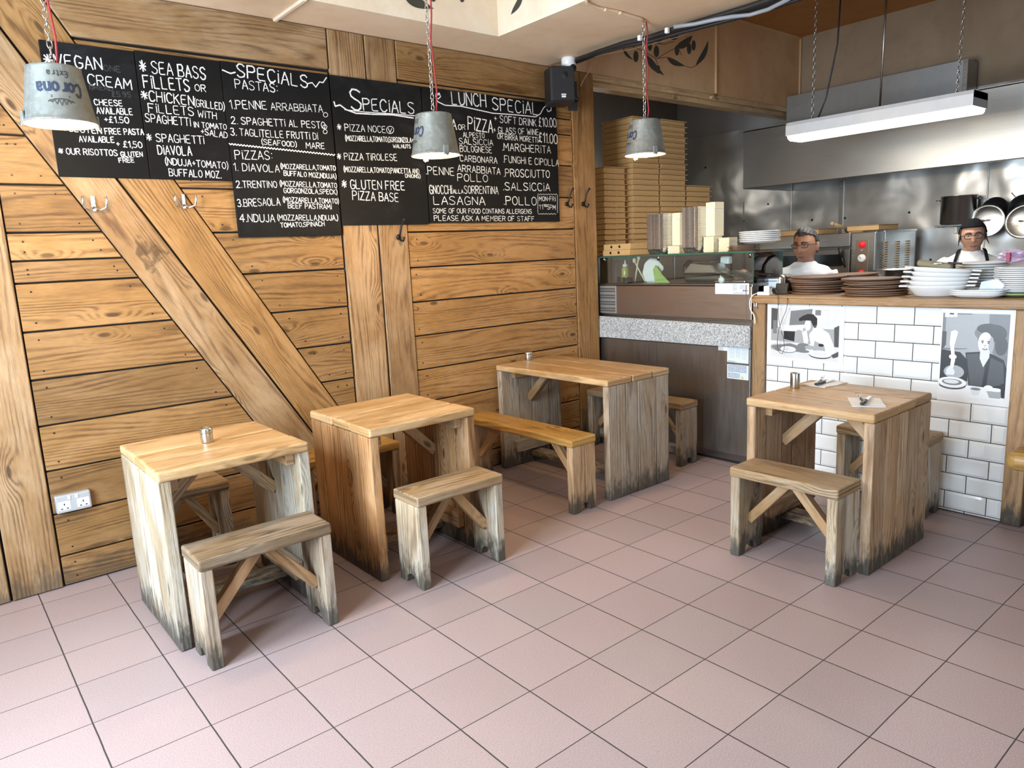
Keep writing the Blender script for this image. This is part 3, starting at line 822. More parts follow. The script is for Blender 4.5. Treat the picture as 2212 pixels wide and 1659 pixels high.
chalkboard('leftmost chalkboard reading VEGAN CREAM behind the bucket lamp nearest the camera', [(82.5, 86), (294, 110), (320, 386), (127, 381)], [
    ('*VEGAN', 285, 412, 645, 440, 76), ('CREAM', 555, 530, 830, 565, 64), ('CHEESE', 595, 660, 772, 668, 36), ('AVAILABLE', 610, 714, 835, 722, 38),
    ('+£1.50', 660, 770, 812, 775, 38), ('*GLUTEN', 395, 822, 640, 842, 36), ('FREE PASTA', 662, 843, 905, 848, 36), ('AVAILABLE', 500, 892, 720, 897, 36), ('+ £1,50', 735, 924, 895, 930, 38),
    ('* OUR RISOTTOS', 372, 968, 740, 980, 38), ('GLUTEN', 762, 985, 898, 985, 30), ('FREE', 750, 1022, 845, 1020, 28)], R1, seed=3,
    rub=[('ONE', 655, 445, 760, 455, 36), ('BREAD', 565, 560, 710, 572, 30), ('£5.95', 705, 608, 825, 612, 32)])
chalkboard('chalkboard listing SEA BASS, CHICKEN and SPAGHETTI DIAVOLA, second from the left', [(294, 110), (476, 131), (502, 391), (320, 386)], [
    ('* SEA BASS', 882, 452, 1295, 500, 76), ('FILLETS', 905, 550, 1195, 575, 76), ('OR', 1228, 572, 1295, 578, 42), ('*CHICKEN', 892, 628, 1220, 665, 62), ('(GRILLED)', 1222, 668, 1412, 693, 44),
    ('FILLETS', 935, 705, 1220, 728, 54), ('WITH', 1245, 735, 1362, 750, 42), ('SPAGHETTI', 915, 765, 1200, 793, 50), ('IN TOMATO', 1220, 800, 1425, 815, 34), ('+SALAD', 1265, 845, 1430, 870, 38),
    ('* SPAGHETTI', 925, 888, 1285, 905, 50), ('DIAVOLA', 995, 970, 1207, 978, 56), ('(NDUJA+TOMATO)', 1040, 1035, 1435, 1062, 42), ('BUFFALO MOZ.', 1065, 1105, 1390, 1120, 44)], R1, seed=4)
chalkboard('tall chalkboard headed SPECIALS with PASTAS and PIZZAS, hanging lowest of the five', [(476, 132), (710, 160), (739, 509), (515, 512)], [
    ('SPECIALS', 1492, 482, 1935, 553, 80), ('PASTAS:', 1480, 555, 1745, 582, 56), ('1.PENNE', 1447, 683, 1680, 688, 52), ('ARRABBIATA', 1705, 692, 2030, 706, 46),
    ('2. SPAGHETTI AL PESTO', 1455, 778, 2045, 808, 44), ('3. TAGLITELLE FRUTTI DI', 1452, 850, 2000, 878, 44), ('(SEAFOOD)', 1645, 907, 1865, 924, 32), ('MARE', 1925, 932, 2043, 936, 36),
    ('PIZZAS:', 1480, 1000, 1712, 1004, 54), ('1. DIAVOLA', 1470, 1072, 1758, 1084, 46), ('(MOZZARELLA,TOMATO', 1765, 1060, 2110, 1072, 30), ('BUFFALO MOZ,NDUJA)', 1785, 1103, 2114, 1124, 30),
    ('2.TRENTINO', 1487, 1180, 1742, 1180, 42), ('(MOZZARELLA,TOMATO', 1760, 1170, 2118, 1182, 32), ('GORGONZOLA,SPECK)', 1785, 1212, 2120, 1222, 30),
    ('3.BRESAOLA', 1495, 1300, 1762, 1290, 46), ('(MOZZARELLA,TOMATO)', 1780, 1270, 2130, 1280, 30), ('BEEF PASTRAMI', 1812, 1308, 2085, 1315, 30),
    ('4.NDUJA', 1510, 1395, 1728, 1395, 48), ('(MOZZARELLA,NDUJA,)', 1745, 1385, 2125, 1385, 34), ('TOMATO,SPINACH', 1765, 1430, 2040, 1420, 28)], R1,
    [([(1398, 440), (1425, 452), (1450, 462), (1478, 455)], .007), ([(1935, 525), (1962, 520), (1985, 548), (2008, 515), (2030, 520), (2052, 488)], .006),
     ([(1440 + 9.5 * k, 905 + 1.0 * k + (4 if k % 2 else -4)) for k in range(71)], .0055), (arc(2046, 722, 14), .003), (arc(2042, 798, 13), .003), (arc(2044, 828, 13), .003)], seed=5)
chalkboard('chalkboard headed SPECIALS listing PIZZA NOCE and GLUTEN FREE PIZZA BASE', [(714, 160), (914, 188), (923, 485), (736, 486)], [
    ('S', 172, 690, 240, 694, 128), ('PECIALS', 248, 692, 568, 716, 74), ('* PIZZA NOCE', 85, 820, 388, 835, 42), ('V', 404, 833, 426, 835, 26),
    ('(MOZZARELLA,TOMATO,GORGONZOLA+', 135, 885, 562, 897, 32), ('WALNUTS', 435, 930, 545, 932, 22), ('* PIZZA TIROLESE', 85, 1004, 460, 1010, 42),
    ('(MOZZARELLA,TOMATO,PANCETTA AND', 125, 1080, 598, 1092, 32), ('ONIONS)', 510, 1116, 605, 1120, 22), ('* GLUTEN FREE', 115, 1185, 508, 1195, 56), ('PIZZA BASE', 180, 1255, 470, 1268, 54)], R2,
    [([(62, 640), (70, 668), (100, 660), (140, 690), (200, 712), (300, 718), (430, 722), (560, 742)], .008), ([(130, 690), (260, 705), (420, 715), (568, 728)], .005), (arc(415, 817, 23), .0035)], seed=6)
chalkboard('chalkboard headed LUNCH SPECIAL with prices, rightmost beside the loudspeaker', [(914, 188), (1202, 223), (1209.6, 477), (925, 483)], [
    ('LUNCH', 805, 655, 1018, 672, 78), ('SPECIAL', 1060, 690, 1345, 722, 76), ('PASTA', 668, 812, 832, 815, 64), ('OR', 845, 815, 888, 816, 32), ('PIZZA', 905, 812, 1060, 836, 78),
    ('+ SOFT DRINK', 1070, 766, 1335, 795, 44), ('£10.00', 1350, 795, 1460, 800, 56), ('+ GLASS OF WINE', 1066, 836, 1350, 850, 38), ('OR BIRRA MORETTI', 1090, 872, 1345, 898, 34), ('£11.00', 1350, 892, 1466, 905, 60),
    ('ALPESTO', 875, 862, 1008, 868, 30), ('SALSICCIA', 850, 905, 1062, 915, 36), ('BOLOGNESE', 855, 953, 1055, 962, 38), ('CARBONARA', 855, 1013, 1088, 1028, 38), ('.PENNE', 640, 1095, 820, 1103, 48),
    ('ARRABBIATA', 840, 1078, 1108, 1098, 42), ('POLLO', 840, 1138, 1030, 1144, 46), ('GNOCCHI', 665, 1218, 805, 1218, 52), ('ALLA', 812, 1216, 875, 1216, 24), ('SORRENTINA', 882, 1216, 1095, 1220, 48), ('LASAGNA', 690, 1285, 1012, 1288, 52),
    ('SOME OF OUR FOOD CONTAINS ALLERGENS', 685, 1340, 1305, 1343, 30), ('PLEASE ASK A MEMBER OF STAFF', 692, 1387, 1322, 1390, 32),
    ('.MARGHERITA', 1120, 945, 1425, 965, 46), ('.FUNGHI E CIPOLLA', 1125, 1020, 1475, 1045, 42), ('.PROSCIUTTO', 1130, 1110, 1418, 1118, 48), ('.SALSICCIA', 1125, 1195, 1420, 1200, 48), ('.POLLO', 1130, 1287, 1335, 1290, 52),
    ('MON-FRI', 1352, 1263, 1455, 1265, 28), ('11', 1352, 1315, 1376, 1315, 28), ('TO', 1380, 1300, 1398, 1300, 14), ('5PM', 1402, 1316, 1455, 1318, 28)], R2,
    [([(712, 598), (726, 592), (732, 608), (718, 622), (702, 610), (702, 592), (725, 585)], .006), ([(702, 610), (715, 640), (760, 662), (860, 668), (960, 690), (1060, 712), (1200, 722), (1330, 735), (1360, 715), (1378, 680), (1400, 660), (1428, 668), (1426, 695), (1408, 702), (1400, 688)], .0065)]
    + [([(1343 + 8.3 * k, 1222 + (3 if k % 2 else -3)), (1347 + 8.3 * k, 1222)], .004) for k in range(15)] + [([(1345 + 8.3 * k, 1345 + (3 if k % 2 else -3)), (1349 + 8.3 * k, 1345)], .004) for k in range(14)]
    + [([(1342, 1228 + 8 * k), (1344, 1232 + 8 * k)], .004) for k in range(14)] + [([(1466, 1228 + 8 * k), (1468, 1232 + 8 * k)], .004) for k in range(14)], seed=7)

# coat hooks, loudspeaker, camera, socket
def hook(name, label, cat, px, py, mat, kind, y=WY):
    X, Z = on_wall(px, py, y - .02)
    t = thing(name, label, cat, (X, y - .006, Z), group='coat hooks on the timber wall')
    b = MB()
    if kind == 'double':
        b.box((0, -.004, .005), (.018, .006, .075), bev=.003)
        b.build('back_plate', M[mat], t)
        for sx in (-1, 1):
            h = MB(); h.tube([(0, -.006, -.012), (sx * .022, -.024, -.026), (sx * .045, -.042, -.016), (sx * .052, -.046, .016), (sx * .047, -.044, .034)], [.0055, .0055, .006, .006, .0075], 8)
            h.build('prong', M[mat], t)
    else:
        b.lathe([(0, .010), (.014, .009), (.017, .004), (.017, 0)], 14, frame((0, 0, -.012), (1, 0, 0), (0, 0, 1), (0, -1, 0)))
        b.build('back_plate', M[mat], t)
        h = MB(); h.tube([(0, -.008, -.01), (0, -.026, .012), (.004, -.034, .05), (.012, -.05, .085), (.016, -.062, .100)], [.006, .006, .0055, .006, .009], 8); h.build('upper_prong', M[mat], t)
        h = MB(); h.tube([(0, -.008, -.012), (0, -.028, -.035), (.004, -.046, -.038), (.006, -.058, -.015)], [.006, .006, .006, .008], 8); h.build('lower_prong', M[mat], t)
    return t
hook('coat_hook', 'chrome double coat hook on the lower diagonal board', 'coat hook', 203, 442, 'chrome', 'double', WY - .006)
hook('coat_hook', 'chrome double coat hook on the upper diagonal board', 'coat hook', 398, 437, 'chrome', 'double', WY - .006)
hook('coat_hook', 'black iron coat hook under the PIZZA NOCE chalkboard', 'coat hook', 863, 508, 'iron', 'single', WY - .007)
hook('coat_hook', 'black iron coat hook on the plank beside the LUNCH SPECIAL chalkboard', 'coat hook', 1227, 437, 'iron', 'single')
hook('coat_hook', 'black iron coat hook on the corner post by the kitchen opening', 'coat hook', 1262, 437, 'iron', 'single', WY - .005)

X, Z = on_wall(158, 1083, WY - .02)
t = thing('wall_socket', 'metal double wall socket low on the timber wall', 'socket', (X, WY - .0005, Z))
b = MB(); b.box((0, -.018, 0), (.150, .036, .088), bev=.006); b.build('face_plate', plain('brushed_plate', (0.52, 0.55, 0.58), .35, .5), t)
for s in (-1, 1):
    o = MB(); o.box((s * .040, -.0365, -.008), (.052, .002, .042), bev=.001); so = o.build('socket_insert', M['white_plastic'], t)
    o = MB()
    for dx, dz, w_, h_ in ((0, .008, .005, .010), (-.012, -.012, .009, .005), (.012, -.012, .009, .005)): o.box((s * .040 + dx, -.0378, -.010 + dz), (w_, .001, h_))
    o.build('pin_holes', M['black'], so)
    o = MB(); o.box((s * .016, -.038, .028), (.012, .005, .018), bev=.002); o.build('rocker_switch', M['white_plastic'], t)

t = thing('loudspeaker', 'black wall loudspeaker beside the LUNCH SPECIAL chalkboard', 'loudspeaker', (3.41, -.345, 2.635), -.45)
b = MB()
prof = [(-.085, -.10), (.085, -.10), (.095, .02), (.072, .10), (-.072, .10), (-.095, .02)]
b.prism(prof, .235, T(0, 0, -.118), 2, .012, smooth=False); b.build('cabinet', M['black'], t)
b = MB(); b.box((0, -.103, 0), (.158, .010, .215), bev=.02, seg=3)
b.build('grille', plain('speaker_grille', (0.02, 0.02, 0.021), .8, bump=.6, scale=500), t)
b = MB(); b.box((0, -.1085, -.085), (.030, .002, .012)); b.box((0, -.1085, -.071), (.034, .002, .008)); b.build('badge', M['white_plastic'], t)
b = MB(); b.lathe([(0, .003), (.022, .002), (.026, 0)], 20, frame((.012, -.107, .055), (1, 0, 0), (0, 0, 1), (0, -1, 0))); b.build('tweeter', M['black'], t)
b = MB(); b.tube([(0, .09, 0), (.12, .14, -.02), (.20, .175, -.05)], .018); b.box((.165, .19, -.02), (.07, .02, .20), bev=.004); b.build('wall_bracket', M['black'], t)

t = thing('security_camera', 'white dome security camera under the ceiling corner', 'camera', (3.46, -.40, 2.80), .2)
b = MB(); b.lathe([(0, .02), (.046, .02), (.05, .012), (.05, -.028), (.046, -.034), (0, -.034)], 28); b.build('base', M['white_plastic'], t)
b = MB(); b.ball((0, -.006, -.040), .045); b.build('eyeball', M['white_plastic'], t)
b = MB(); b.lathe([(0, .012), (.018, .012), (.024, .006), (.026, -.004)], 20, frame((-.012, -.044, -.055), Vector((0, 0, 1)), Vector((1, -.3, 0)).normalized(), Vector((-.29, -.9, -.3)).normalized())); b.build('lens', M['black'], t)
# ------------------------------------------------------------------ tables and benches (local frame: length along x, centre on the floor)
def boards_across(mb, x, y0, y1, z0, z1, n, th, Mx=None, axis='z', bev=.004, seed=0):
    """n boards side by side across y, standing (axis z) at x"""
    rnd = random.Random(seed)
    cuts = [y0 + (y1 - y0) * (k / n) + (rnd.uniform(-.02, .02) if 0 < k < n else 0) for k in range(n + 1)]
    for a, b in zip(cuts, cuts[1:]):
        dz = rnd.uniform(0, .004)
        mb.box((x + rnd.uniform(-.001, .001), (a + b) / 2, (z0 + z1) / 2 + dz / 2), (th, b - a - .0045, z1 - z0 - dz), bev=bev, grain=2, tint=rnd.random())
def make_table(label, loc, rz, L, W, leg='leg_wood', top='top_wood', nb=4, seed=1, H=.75, th=.042, panel_in=0.0, cap='leg_wood'):
    rnd = random.Random(seed)
    t = thing('plank_table', label, 'table', loc, rz, 'scrubbed pine tables')
    b = MB(); n = 3
    cuts = [-W / 2, -W / 2 + W * rnd.uniform(.28, .33), -W / 2 + W * rnd.uniform(.55, .62), W / 2]
    for a, c in zip(cuts, cuts[1:]):
        b.box((0, (a + c) / 2, H - th / 2 + rnd.uniform(-.001, .001)), (L + rnd.uniform(-.006, .006), c - a - .005, th), bev=.010 if n == 3 else .005, seg=3, grain=0, tint=rnd.random())
    b.build('tabletop', M[top], t)
    x = L / 2 - .024 - panel_in
    for s in (-1, 1):
        p = MB(); boards_across(p, s * x, -W / 2 + .008, W / 2 - .008, 0.0, H - th - .0005, nb, .046, seed=seed * 7 + s)
        p.build('side_panel', M[leg], t)
        c = MB(); c.box((s * (x - .043), -.02, H - th - .030), (.040, W - .16, .058), bev=.004, grain=1); c.build('cleat', M['brace_wood'], t)
        br = MB(); br.bar((s * (x - .020), .02, .475), (s * (x - .235), .02, H - th - .022), .045, .055, bev=.003)
        br.build('brace', M['brace_wood'], t)
        f = MB(); f.box((s * (x - .046), -.01, .150), (.042, W * .72, .085), bev=.004, grain=1); f.build('foot_rail', M[leg], t)
    r = MB(); r.box((0, 0.0, .075), (2 * x - .05, .095, .045), bev=.005, grain=0); r.build('stretcher', M[leg], t)
    return t
def leg_board(mb, x, W, H, th, seed):
    """bench leg: board with an arched notch cut out of its foot"""
    rnd = random.Random(seed)
    w = W / 2
    pts = [(-w, 0), (-w * .42, 0)] + [(w * .42 * math.cos(PI - PI * k / 8) * 1.0, .05 * math.sin(PI * k / 8) ** .7) for k in range(1, 8)] + [(w * .42, 0), (w, 0), (w, H), (-w, H)]
    mb.prism(pts, th, frame((x - th / 2, 0, 0), (0, 1, 0), (0, 0, 1), (1, 0, 0)), 1, .004, tint=rnd.random())
def make_bench(label, loc, rz, L, W, seat='seat_wood', leg='leg_wood', H=.45, th=.048, seed=1, brace_y=0.0, rail=False):
    rnd = random.Random(seed)
    t = thing('plank_bench', label, 'bench', loc, rz, 'low pine benches')
    b = MB(); b.box((0, 0, H - th / 2), (L, W, th), bev=.010, seg=3, grain=0, tint=.5); b.build('seat', M[seat], t)
    x = L / 2 - .028
    for s in (-1, 1):
        p = MB(); leg_board(p, s * x, W - .012, H - th - .0004, .048, seed + s); p.build('leg', M[leg], t)
        br = MB(); br.bar((s * (x - .020), brace_y, .165), (s * max(.02, x - .215), brace_y, H - th - .018), .042, .045, bev=.003); br.build('brace', M['brace_wood'], t)
    if rail:
        r = MB(); r.box((0, 0, .10), (2 * x - .05, .035, .07), bev=.004, grain=0); r.build('stretcher', M[leg], t)
    return t
T1 = make_table('square pine table nearest the camera, with a silver lidded jar on it', (.665, -.925, 0), 0, .615, .645, leg='leg_wood', seed=3, nb=3)
T2 = make_table('square pine table between the jar table and the wall-end table, top bare', (1.56, -.942, 0), 0, .600, .650, leg='leg_orange', seed=5, nb=5)
T3 = make_table('long pine table reaching out from the wall in front of the steel counter', (3.115, -.755, 0), PI / 2, 1.06, .585, leg='leg_grey', seed=8, nb=4)
T4 = make_table('square pine table in front of the white tiled counter, laid with napkins', (3.19, -2.492, 0), PI / 2, .63, .635, leg='leg_mid', seed=12, nb=5)
make_bench('dark-seated bench in front of the table with the silver jar', (.672, -1.364, 0), .0, .535, .222, seat='seat_dark', leg='leg_grey', seed=21, brace_y=-.01)
make_bench('bench against the wall behind the table with the silver jar', (.640, -.395, 0), .0, .41, .235, seat='seat_wood', leg='leg_wood', seed=22)
make_bench('bench in front of the bare square table', (1.600, -1.378, 0), 0.0, .500, .215, seat='seat_wood', leg='leg_wood', seed=23)
make_bench('bench against the wall behind the bare square table', (1.545, -.400, 0), 0, .60, .235, seat='seat_honey', leg='leg_warm', seed=24)
make_bench('long bench with honey-brown polished seat beside the wall-end table', (2.605, -.775, 0), PI / 2 + .015, 1.03, .205, seat='seat_honey', leg='leg_warm', seed=25, rail=False)
make_bench('long bench between the wall-end table and the steel counter', (3.765, -.725, 0), PI / 2, .90, .195, seat='seat_wood', leg='leg_grey', seed=26, rail=True)
make_bench('bench in front of the napkin-laid table', (2.775, -2.492, 0), PI / 2 + .01, .535, .225, seat='seat_wood', leg='leg_wood', seed=27)
make_bench('bench between the napkin-laid table and the white tiled counter', (3.845, -2.465, 0), PI / 2, .50, .205, seat='seat_wood', leg='leg_wood', seed=28)
# end of another bench at the right edge
t = thing('plank_bench', 'bench with a rounded honey-coloured seat end at the right edge of the photo', 'bench', (3.70, -3.56, 0), PI / 2, 'low pine benches')
b = MB(); b.box((0, 0, .455), (.90, .30, .095), bev=.042, seg=5, grain=0, tint=.7); b.build('seat', M['seat_honey'], t)
for s in (-1, 1):
    p = MB(); p.box((s * .20, 0, .203), (.06, .24, .405), bev=.006, grain=2); p.build('leg', M['leg_warm'], t)

# things on the tables
def shaker(name, label, cat, loc, r, h, mat, lid):
    t = thing(name, label, cat, loc)
    b = MB(); b.lathe([(0, 0), (r * .96, 0), (r, .004), (r, h * .62), (r * .985, h * .66)] + ([(0, h * .66)] if lid else [(r, h), (r * .95, h + .002), (0, h + .002)]), 28)
    b.build('body', M[mat], t)
    if lid:
        b = MB(); b.lathe([(0, h * .66), (r * 1.06, h * .66), (r * 1.07, h * .72), (r * 1.06, h * .80), (r * 1.07, h * .86), (r * .98, h), (r * .85, h * 1.01), (r * .80, h * .94), (0, h * .94)], 28); b.build('lid', M[mat], t)
    else:
        b = MB(); b.lathe([(0, h + .004), (r * .7, h + .0035), (r * .78, h + .002)], 20); b.build('pierced_top', M['steel_dark'], t)
    return t
shaker('lidded_jar', 'small silver lidded jar on the table nearest the camera', 'jar', (.658, -.884, .75), .026, .066, 'steel', True)
shaker('salt_shaker', 'silver shaker on the long table at the wall', 'shaker', (3.107, -.256, .75), .027, .062, 'steel', True)
shaker('salt_shaker', 'steel shaker standing near the napkins on the table by the white tiled counter', 'shaker', (3.240, -2.235, .75), .024, .078, 'steel', False)
def napkin(label, cx, cy, rz, lab_k, lab_f, ck):
    t = thing('paper_napkin', label, 'napkin', (cx, cy, .7505), rz, 'napkins on the table')
    b = MB()
    n = 8; V = []; F = []
    for i in range(n + 1):
        for j in range(n + 1):
            V.append((-.10 + .20 * i / n, -.07 + .14 * j / n, .004 + .0016 * math.sin(i * 1.3) * math.cos(j * .9)))
    for i in range(n):
        for j in range(n): F.append([i * (n + 1) + j, (i + 1) * (n + 1) + j, (i + 1) * (n + 1) + j + 1, i * (n + 1) + j + 1])
    b.add(V, F, None, .5, 0, True)
    b.box((0, 0, .0012), (.198, .138, .0024))
    b.build('folded_sheet', M['paper'], t)
    k = thing('table_knife', lab_k, 'knife', (cx, cy, .7585), rz + ck, 'cutlery on the napkins')
    b = MB(); b.prism([(-.010, -.008), (.085, -.008), (.105, .001), (.085, .007), (-.010, .007)], .0016, T(0, 0, .004)); b.build('blade', M['chrome'], k)
    b = MB(); b.box((-.055, 0, .006), (.100, .017, .012), bev=.005); b.build('handle', M['black'], k)
    f = thing('table_fork', lab_f, 'fork', (cx + .012 * math.cos(rz), cy + .03, .7585), rz + ck + .35, 'cutlery on the napkins')
    b = MB(); b.tube([(-.005, 0, .008), (.025, 0, .010), (.045, 0, .012)], [.004, .003, .006], 8); b.box((.055, 0, .012), (.022, .020, .0022), bev=.001)
    b.build('neck', M['chrome'], f)
    for q in range(4):
        b = MB(); b.bar((.064, -.0084 + .0056 * q, .012), (.102, -.0084 + .0056 * q, .016), .0025, .002); b.build('tine', M['chrome'], f)
    b = MB(); b.box((-.050, 0, .0075), (.095, .014, .010), bev=.004); b.build('handle', M['black'], f)
napkin('white paper napkin beside the steel shaker on the table by the tiled counter', 3.425, -2.305, -.15, 'black-handled knife on the napkin beside the shaker', 'black-handled fork on the napkin beside the shaker', .15)
napkin('white paper napkin at the near edge of the table by the tiled counter', 3.100, -2.668, .55, 'black-handled knife on the nearer napkin', 'black-handled fork on the nearer napkin', -.3)
# ------------------------------------------------------------------ bucket pendant lamps
def bucket_lamp(label, cx, cy, rim, top, face, words, watts):
    """rim/top heights; face = angle of the printing round the bucket"""
    t = thing('bucket_pendant_lamp', label, 'pendant lamp', (cx, cy, rim), 0, 'zinc bucket lamps')
    H = .196; R0, R1_ = .121, .090
    rr = lambda z: R0 + (R1_ - R0) * z / H
    b = MB(); b.lathe([(R0 - .004, .002), (R0 + .002, -.003), (R0 + .005, .002), (R0 + .001, .006), (rr(.02), .02), (rr(H - .006), H - .006), (R1_ + .002, H), (R1_ - .004, H + .003), (R1_ - .006, H - .004), (0, H - .004)], 48)
    sh = b.build('bucket_shade', M['zinc'], t)
    b = MB(); b.lathe([(R0 - .004, .002), (rr(.02) - .004, .02), (rr(H - .012) - .004, H - .012), (0, H - .012)], 40); b.build('inner_face', M['white_inner'], sh)
    for s in (-1, 1):
        a = face + PI / 2 * s + .15
        e = MB(); e.box((rr(.02) + .006, 0, .012), (.010, .030, .050), rotz(a), bev=.004); e.tube([(R0 + .006, -.012, -.002), (R0 + .012, 0, -.016), (R0 + .006, .012, -.002)], .003)
        e.V = e.V[:-24] + [tuple(rotz(a) @ Vector(v)) for v in e.V[-24:]]
        e.build('handle_lug', M['zinc'], sh)
    # printing, upside down because the bucket hangs mouth down
    P = MB()
    def put(a, z, off=.0012):
        r = rr(z) + off; th = face + a / r
        return (r * math.cos(th), r * math.sin(th), z)
    # the baseline runs right to left and letters grow downwards: the word is turned half round
    def rline(text, width, z, h, w, mi):
        st, W = glyph_strokes(text)
        for s in st:
            ribbon(P, [((.5 - x / W) * width, z - y * h / 6) for x, y in s], w, put, mi, .5)
    for tx, wd, z, h, w, mi in words: rline(tx, wd, z, h, w, mi)
    # crown-like crest below the words
    for dx, hh in ((-.03, .010), (-.015, .016), (0, .020), (.015, .016), (.03, .010)):
        ribbon(P, [(dx - .007, .066), (dx, .066 - hh), (dx + .007, .066)], .0022, lambda a, b_: put(a, b_), 1)
    ribbon(P, [(-.042, .060), (-.02, .068), (0, .070), (.02, .068), (.042, .060)], .004, lambda a, b_: put(a, b_), 1)
    ribbon(P, [(-.030, .076), (.030, .076)], .003, lambda a, b_: put(a, b_), 1); ribbon(P, [(-.030, .081), (.030, .081)], .003, lambda a, b_: put(a, b_), 1)
    P.build('printed_mark', [M['blue_print'], M['grey_print']], sh, False)
    b = MB(); b.lathe([(0, -.016), (.016, -.013), (.028, .002), (.030, .018), (.022, .040), (.014, .055), (.013, .075), (0, .075)], 20); b.build('bulb', M['bulb_glow'], t)
    b = MB(); b.lathe([(0, .10), (.018, .10), (.019, .072), (0, .072)], 16); b.build('bulb_holder', M['black'], t)
    # chain and red cord
    c = MB(); z = H + .010; k = 0; L = .030
    while z < top - rim - .01:
        q = []
        for i in range(12):
            a = 2 * PI * i / 12
            lx, lz = .0085 * math.cos(a), L * .58 * math.sin(a)
            q.append((lx, 0, z + lz) if k % 2 else (0, lx, z + lz))
        c.tube(q, .0024, 5, closed=True); z += L * .86; k += 1
    c.build('chain', M['steel'], t)
    c = MB(); n = 9
    c.tube([(.014 + .006 * math.sin(i * 1.7), -.012 + .005 * math.cos(i * 2.1), H - .004 + (top - rim - H) * i / n) for i in range(n + 1)], .0042, 8); c.build('cord', M['red_cord'], t)
    l = bpy.data.lights.new('bulb_light', 'POINT'); l.energy = watts; l.color = (1.0, .70, .36); l.shadow_soft_size = .03
    o = bpy.data.objects.new('bulb_light', l); COL.objects.link(o); o.parent = t; o.location = (0, 0, -.050)
    l = bpy.data.lights.new('inner_light', 'POINT'); l.energy = 2.2; l.color = (1.0, .80, .50); l.shadow_soft_size = .02
    o = bpy.data.objects.new('bulb_light', l); COL.objects.link(o); o.parent = t; o.location = (0.055, -.02, .03)
    return t
def angle_to_cam(x, y): return math.atan2(C0.y - y, C0.x - x)
FULL = [('Corona', .150, .128, .044, .0085, 0), ('Extra', .066, .170, .021, .0036, 1)]
bucket_lamp('zinc bucket lamp nearest the camera, its printing facing the room, over the left chalkboards', .272, -.908, 2.071, 3.29, angle_to_cam(.272, -.908) + .10, FULL, 22)
bucket_lamp('zinc bucket lamp hanging over the bare square table', 1.900, -1.0, 2.022, 3.29, angle_to_cam(1.9, -1.0) - 1.28, FULL, 27)
bucket_lamp('zinc bucket lamp nearest the kitchen, in front of the pizza boxes', 3.285, -1.21, 2.064, 2.82, angle_to_cam(3.285, -1.21) - 1.22, FULL, 15)

# cables and conduit under the edge of the low ceiling
def pz(px, py, z): return tuple(on_plane(2, z, px, py))
t = thing('cable_bundle', 'bundle of black cables and a grey conduit under the ceiling edge by the kitchen', 'cables')
for k, (off, r) in enumerate(((0, .020), (9, .017), (-7, .016), (16, .013))):
    pts = [(1246, 131), (1290, 114), (1345, 96), (1400, 84), (1470, 62), (1540, 42), (1610, 22), (1690, -4), (1760, -30)]
    b = MB(); b.tube([pz(x, y + off * (i / 8.0) * 1.0, 2.785 - .006 * k) for i, (x, y) in enumerate(pts)], r, 8); b.build('black_cable', M['black'], t)
b = MB(); b.tube([pz(x, y, 2.735) for x, y in ((1455, 58), (1500, 52), (1545, 42), (1580, 36), (1620, 32), (1660, 20), (1700, 0), (1740, -24))], .011, 8)
g_ = b.build('grey_conduit', M['pipe_grey'], t); g_['label'] = 'grey conduit'
for px, py in ((1441, 66), (1382, 82)):
    b = MB(); p = pz(px, py, 2.765); b.box(p, (.022, .022, .03), bev=.003); b.build('cable_clip', M['white_plastic'], t)
t = thing('thin_cable', 'thin pale cable sagging across the olive branch painting', 'cable')
b = MB(); b.tube([tuple(on_plane(1, -.30, x, y)) for x, y in ((1262, 128), (1300, 118), (1360, 107), (1420, 92), (1470, 78), (1505, 64))], .0045, 6)
b.tube([tuple(on_plane(1, -.22, x, y)) for x, y in ((1283, 124), (1275, 150), (1262, 170), (1254, 186))], .003, 6)
b.build('cable_run', M['ceiling'], t)
t = thing('ceiling_conduit', 'painted cable run clipped to the ceiling above the lamp nearest the kitchen', 'cable')
b = MB(); b.tube([pz(x, y, 2.812) for x, y in ((1262, -8), (1268, 6), (1290, 16), (1330, 24), (1360, 33), (1384, 40), (1392, 46))], .008, 8); b.build('cable_run', M['ceiling'], t)
for px, py in ((1308, 21), (1340, 28)):
    b = MB(); b.box(pz(px, py, 2.808), (.018, .018, .016), bev=.004); b.build('clip', M['ceiling'], t)
t = thing('ceiling_batten', 'short pale wooden batten on the low ceiling above the beam', 'batten')
b = MB(); b.bar(pz(659, -2, 2.812), pz(588, 48, 2.812), .022, .016, bev=.003); b.build('strip', M['recess'], t)

# fluorescent batten over the kitchen
TX, TY0, TY1, TZ = 5.09, -1.16, -2.41, 2.285
t = thing('fluorescent_light', 'long white fluorescent light hanging on chains over the kitchen', 'ceiling light', (TX, (TY0 + TY1) / 2, TZ))
Lh = (TY0 - TY1) / 2
b = MB(); b.prism([(-.125, 0), (-.125, .070), (-.11, .095), (.11, .095), (.125, .070), (.125, 0), (.118, 0), (.118, .05), (-.118, .05), (-.118, 0)], 2 * Lh, frame((0, Lh, 0), (1, 0, 0), (0, 0, 1), (0, -1, 0)), 2, 0)
hs = b.build('housing', plain('white_metal', (.66, .66, .66), .4), t)
for s in (-1, 1):
    b = MB(); b.box((0, s * (Lh - .002), .046), (.246, .004, .092)); b.build('end_cap', M['grey_plastic'], hs)
b = MB(); b.prism([(-.122, .018), (-.112, -.018), (-.08, -.034), (.08, -.034), (.112, -.018), (.122, .018)], 2 * Lh - .02, frame((0, Lh - .01, 0), (1, 0, 0), (0, 0, 1), (0, -1, 0)), 2, 0)
b.build('diffuser', M['tube_glow'], t)
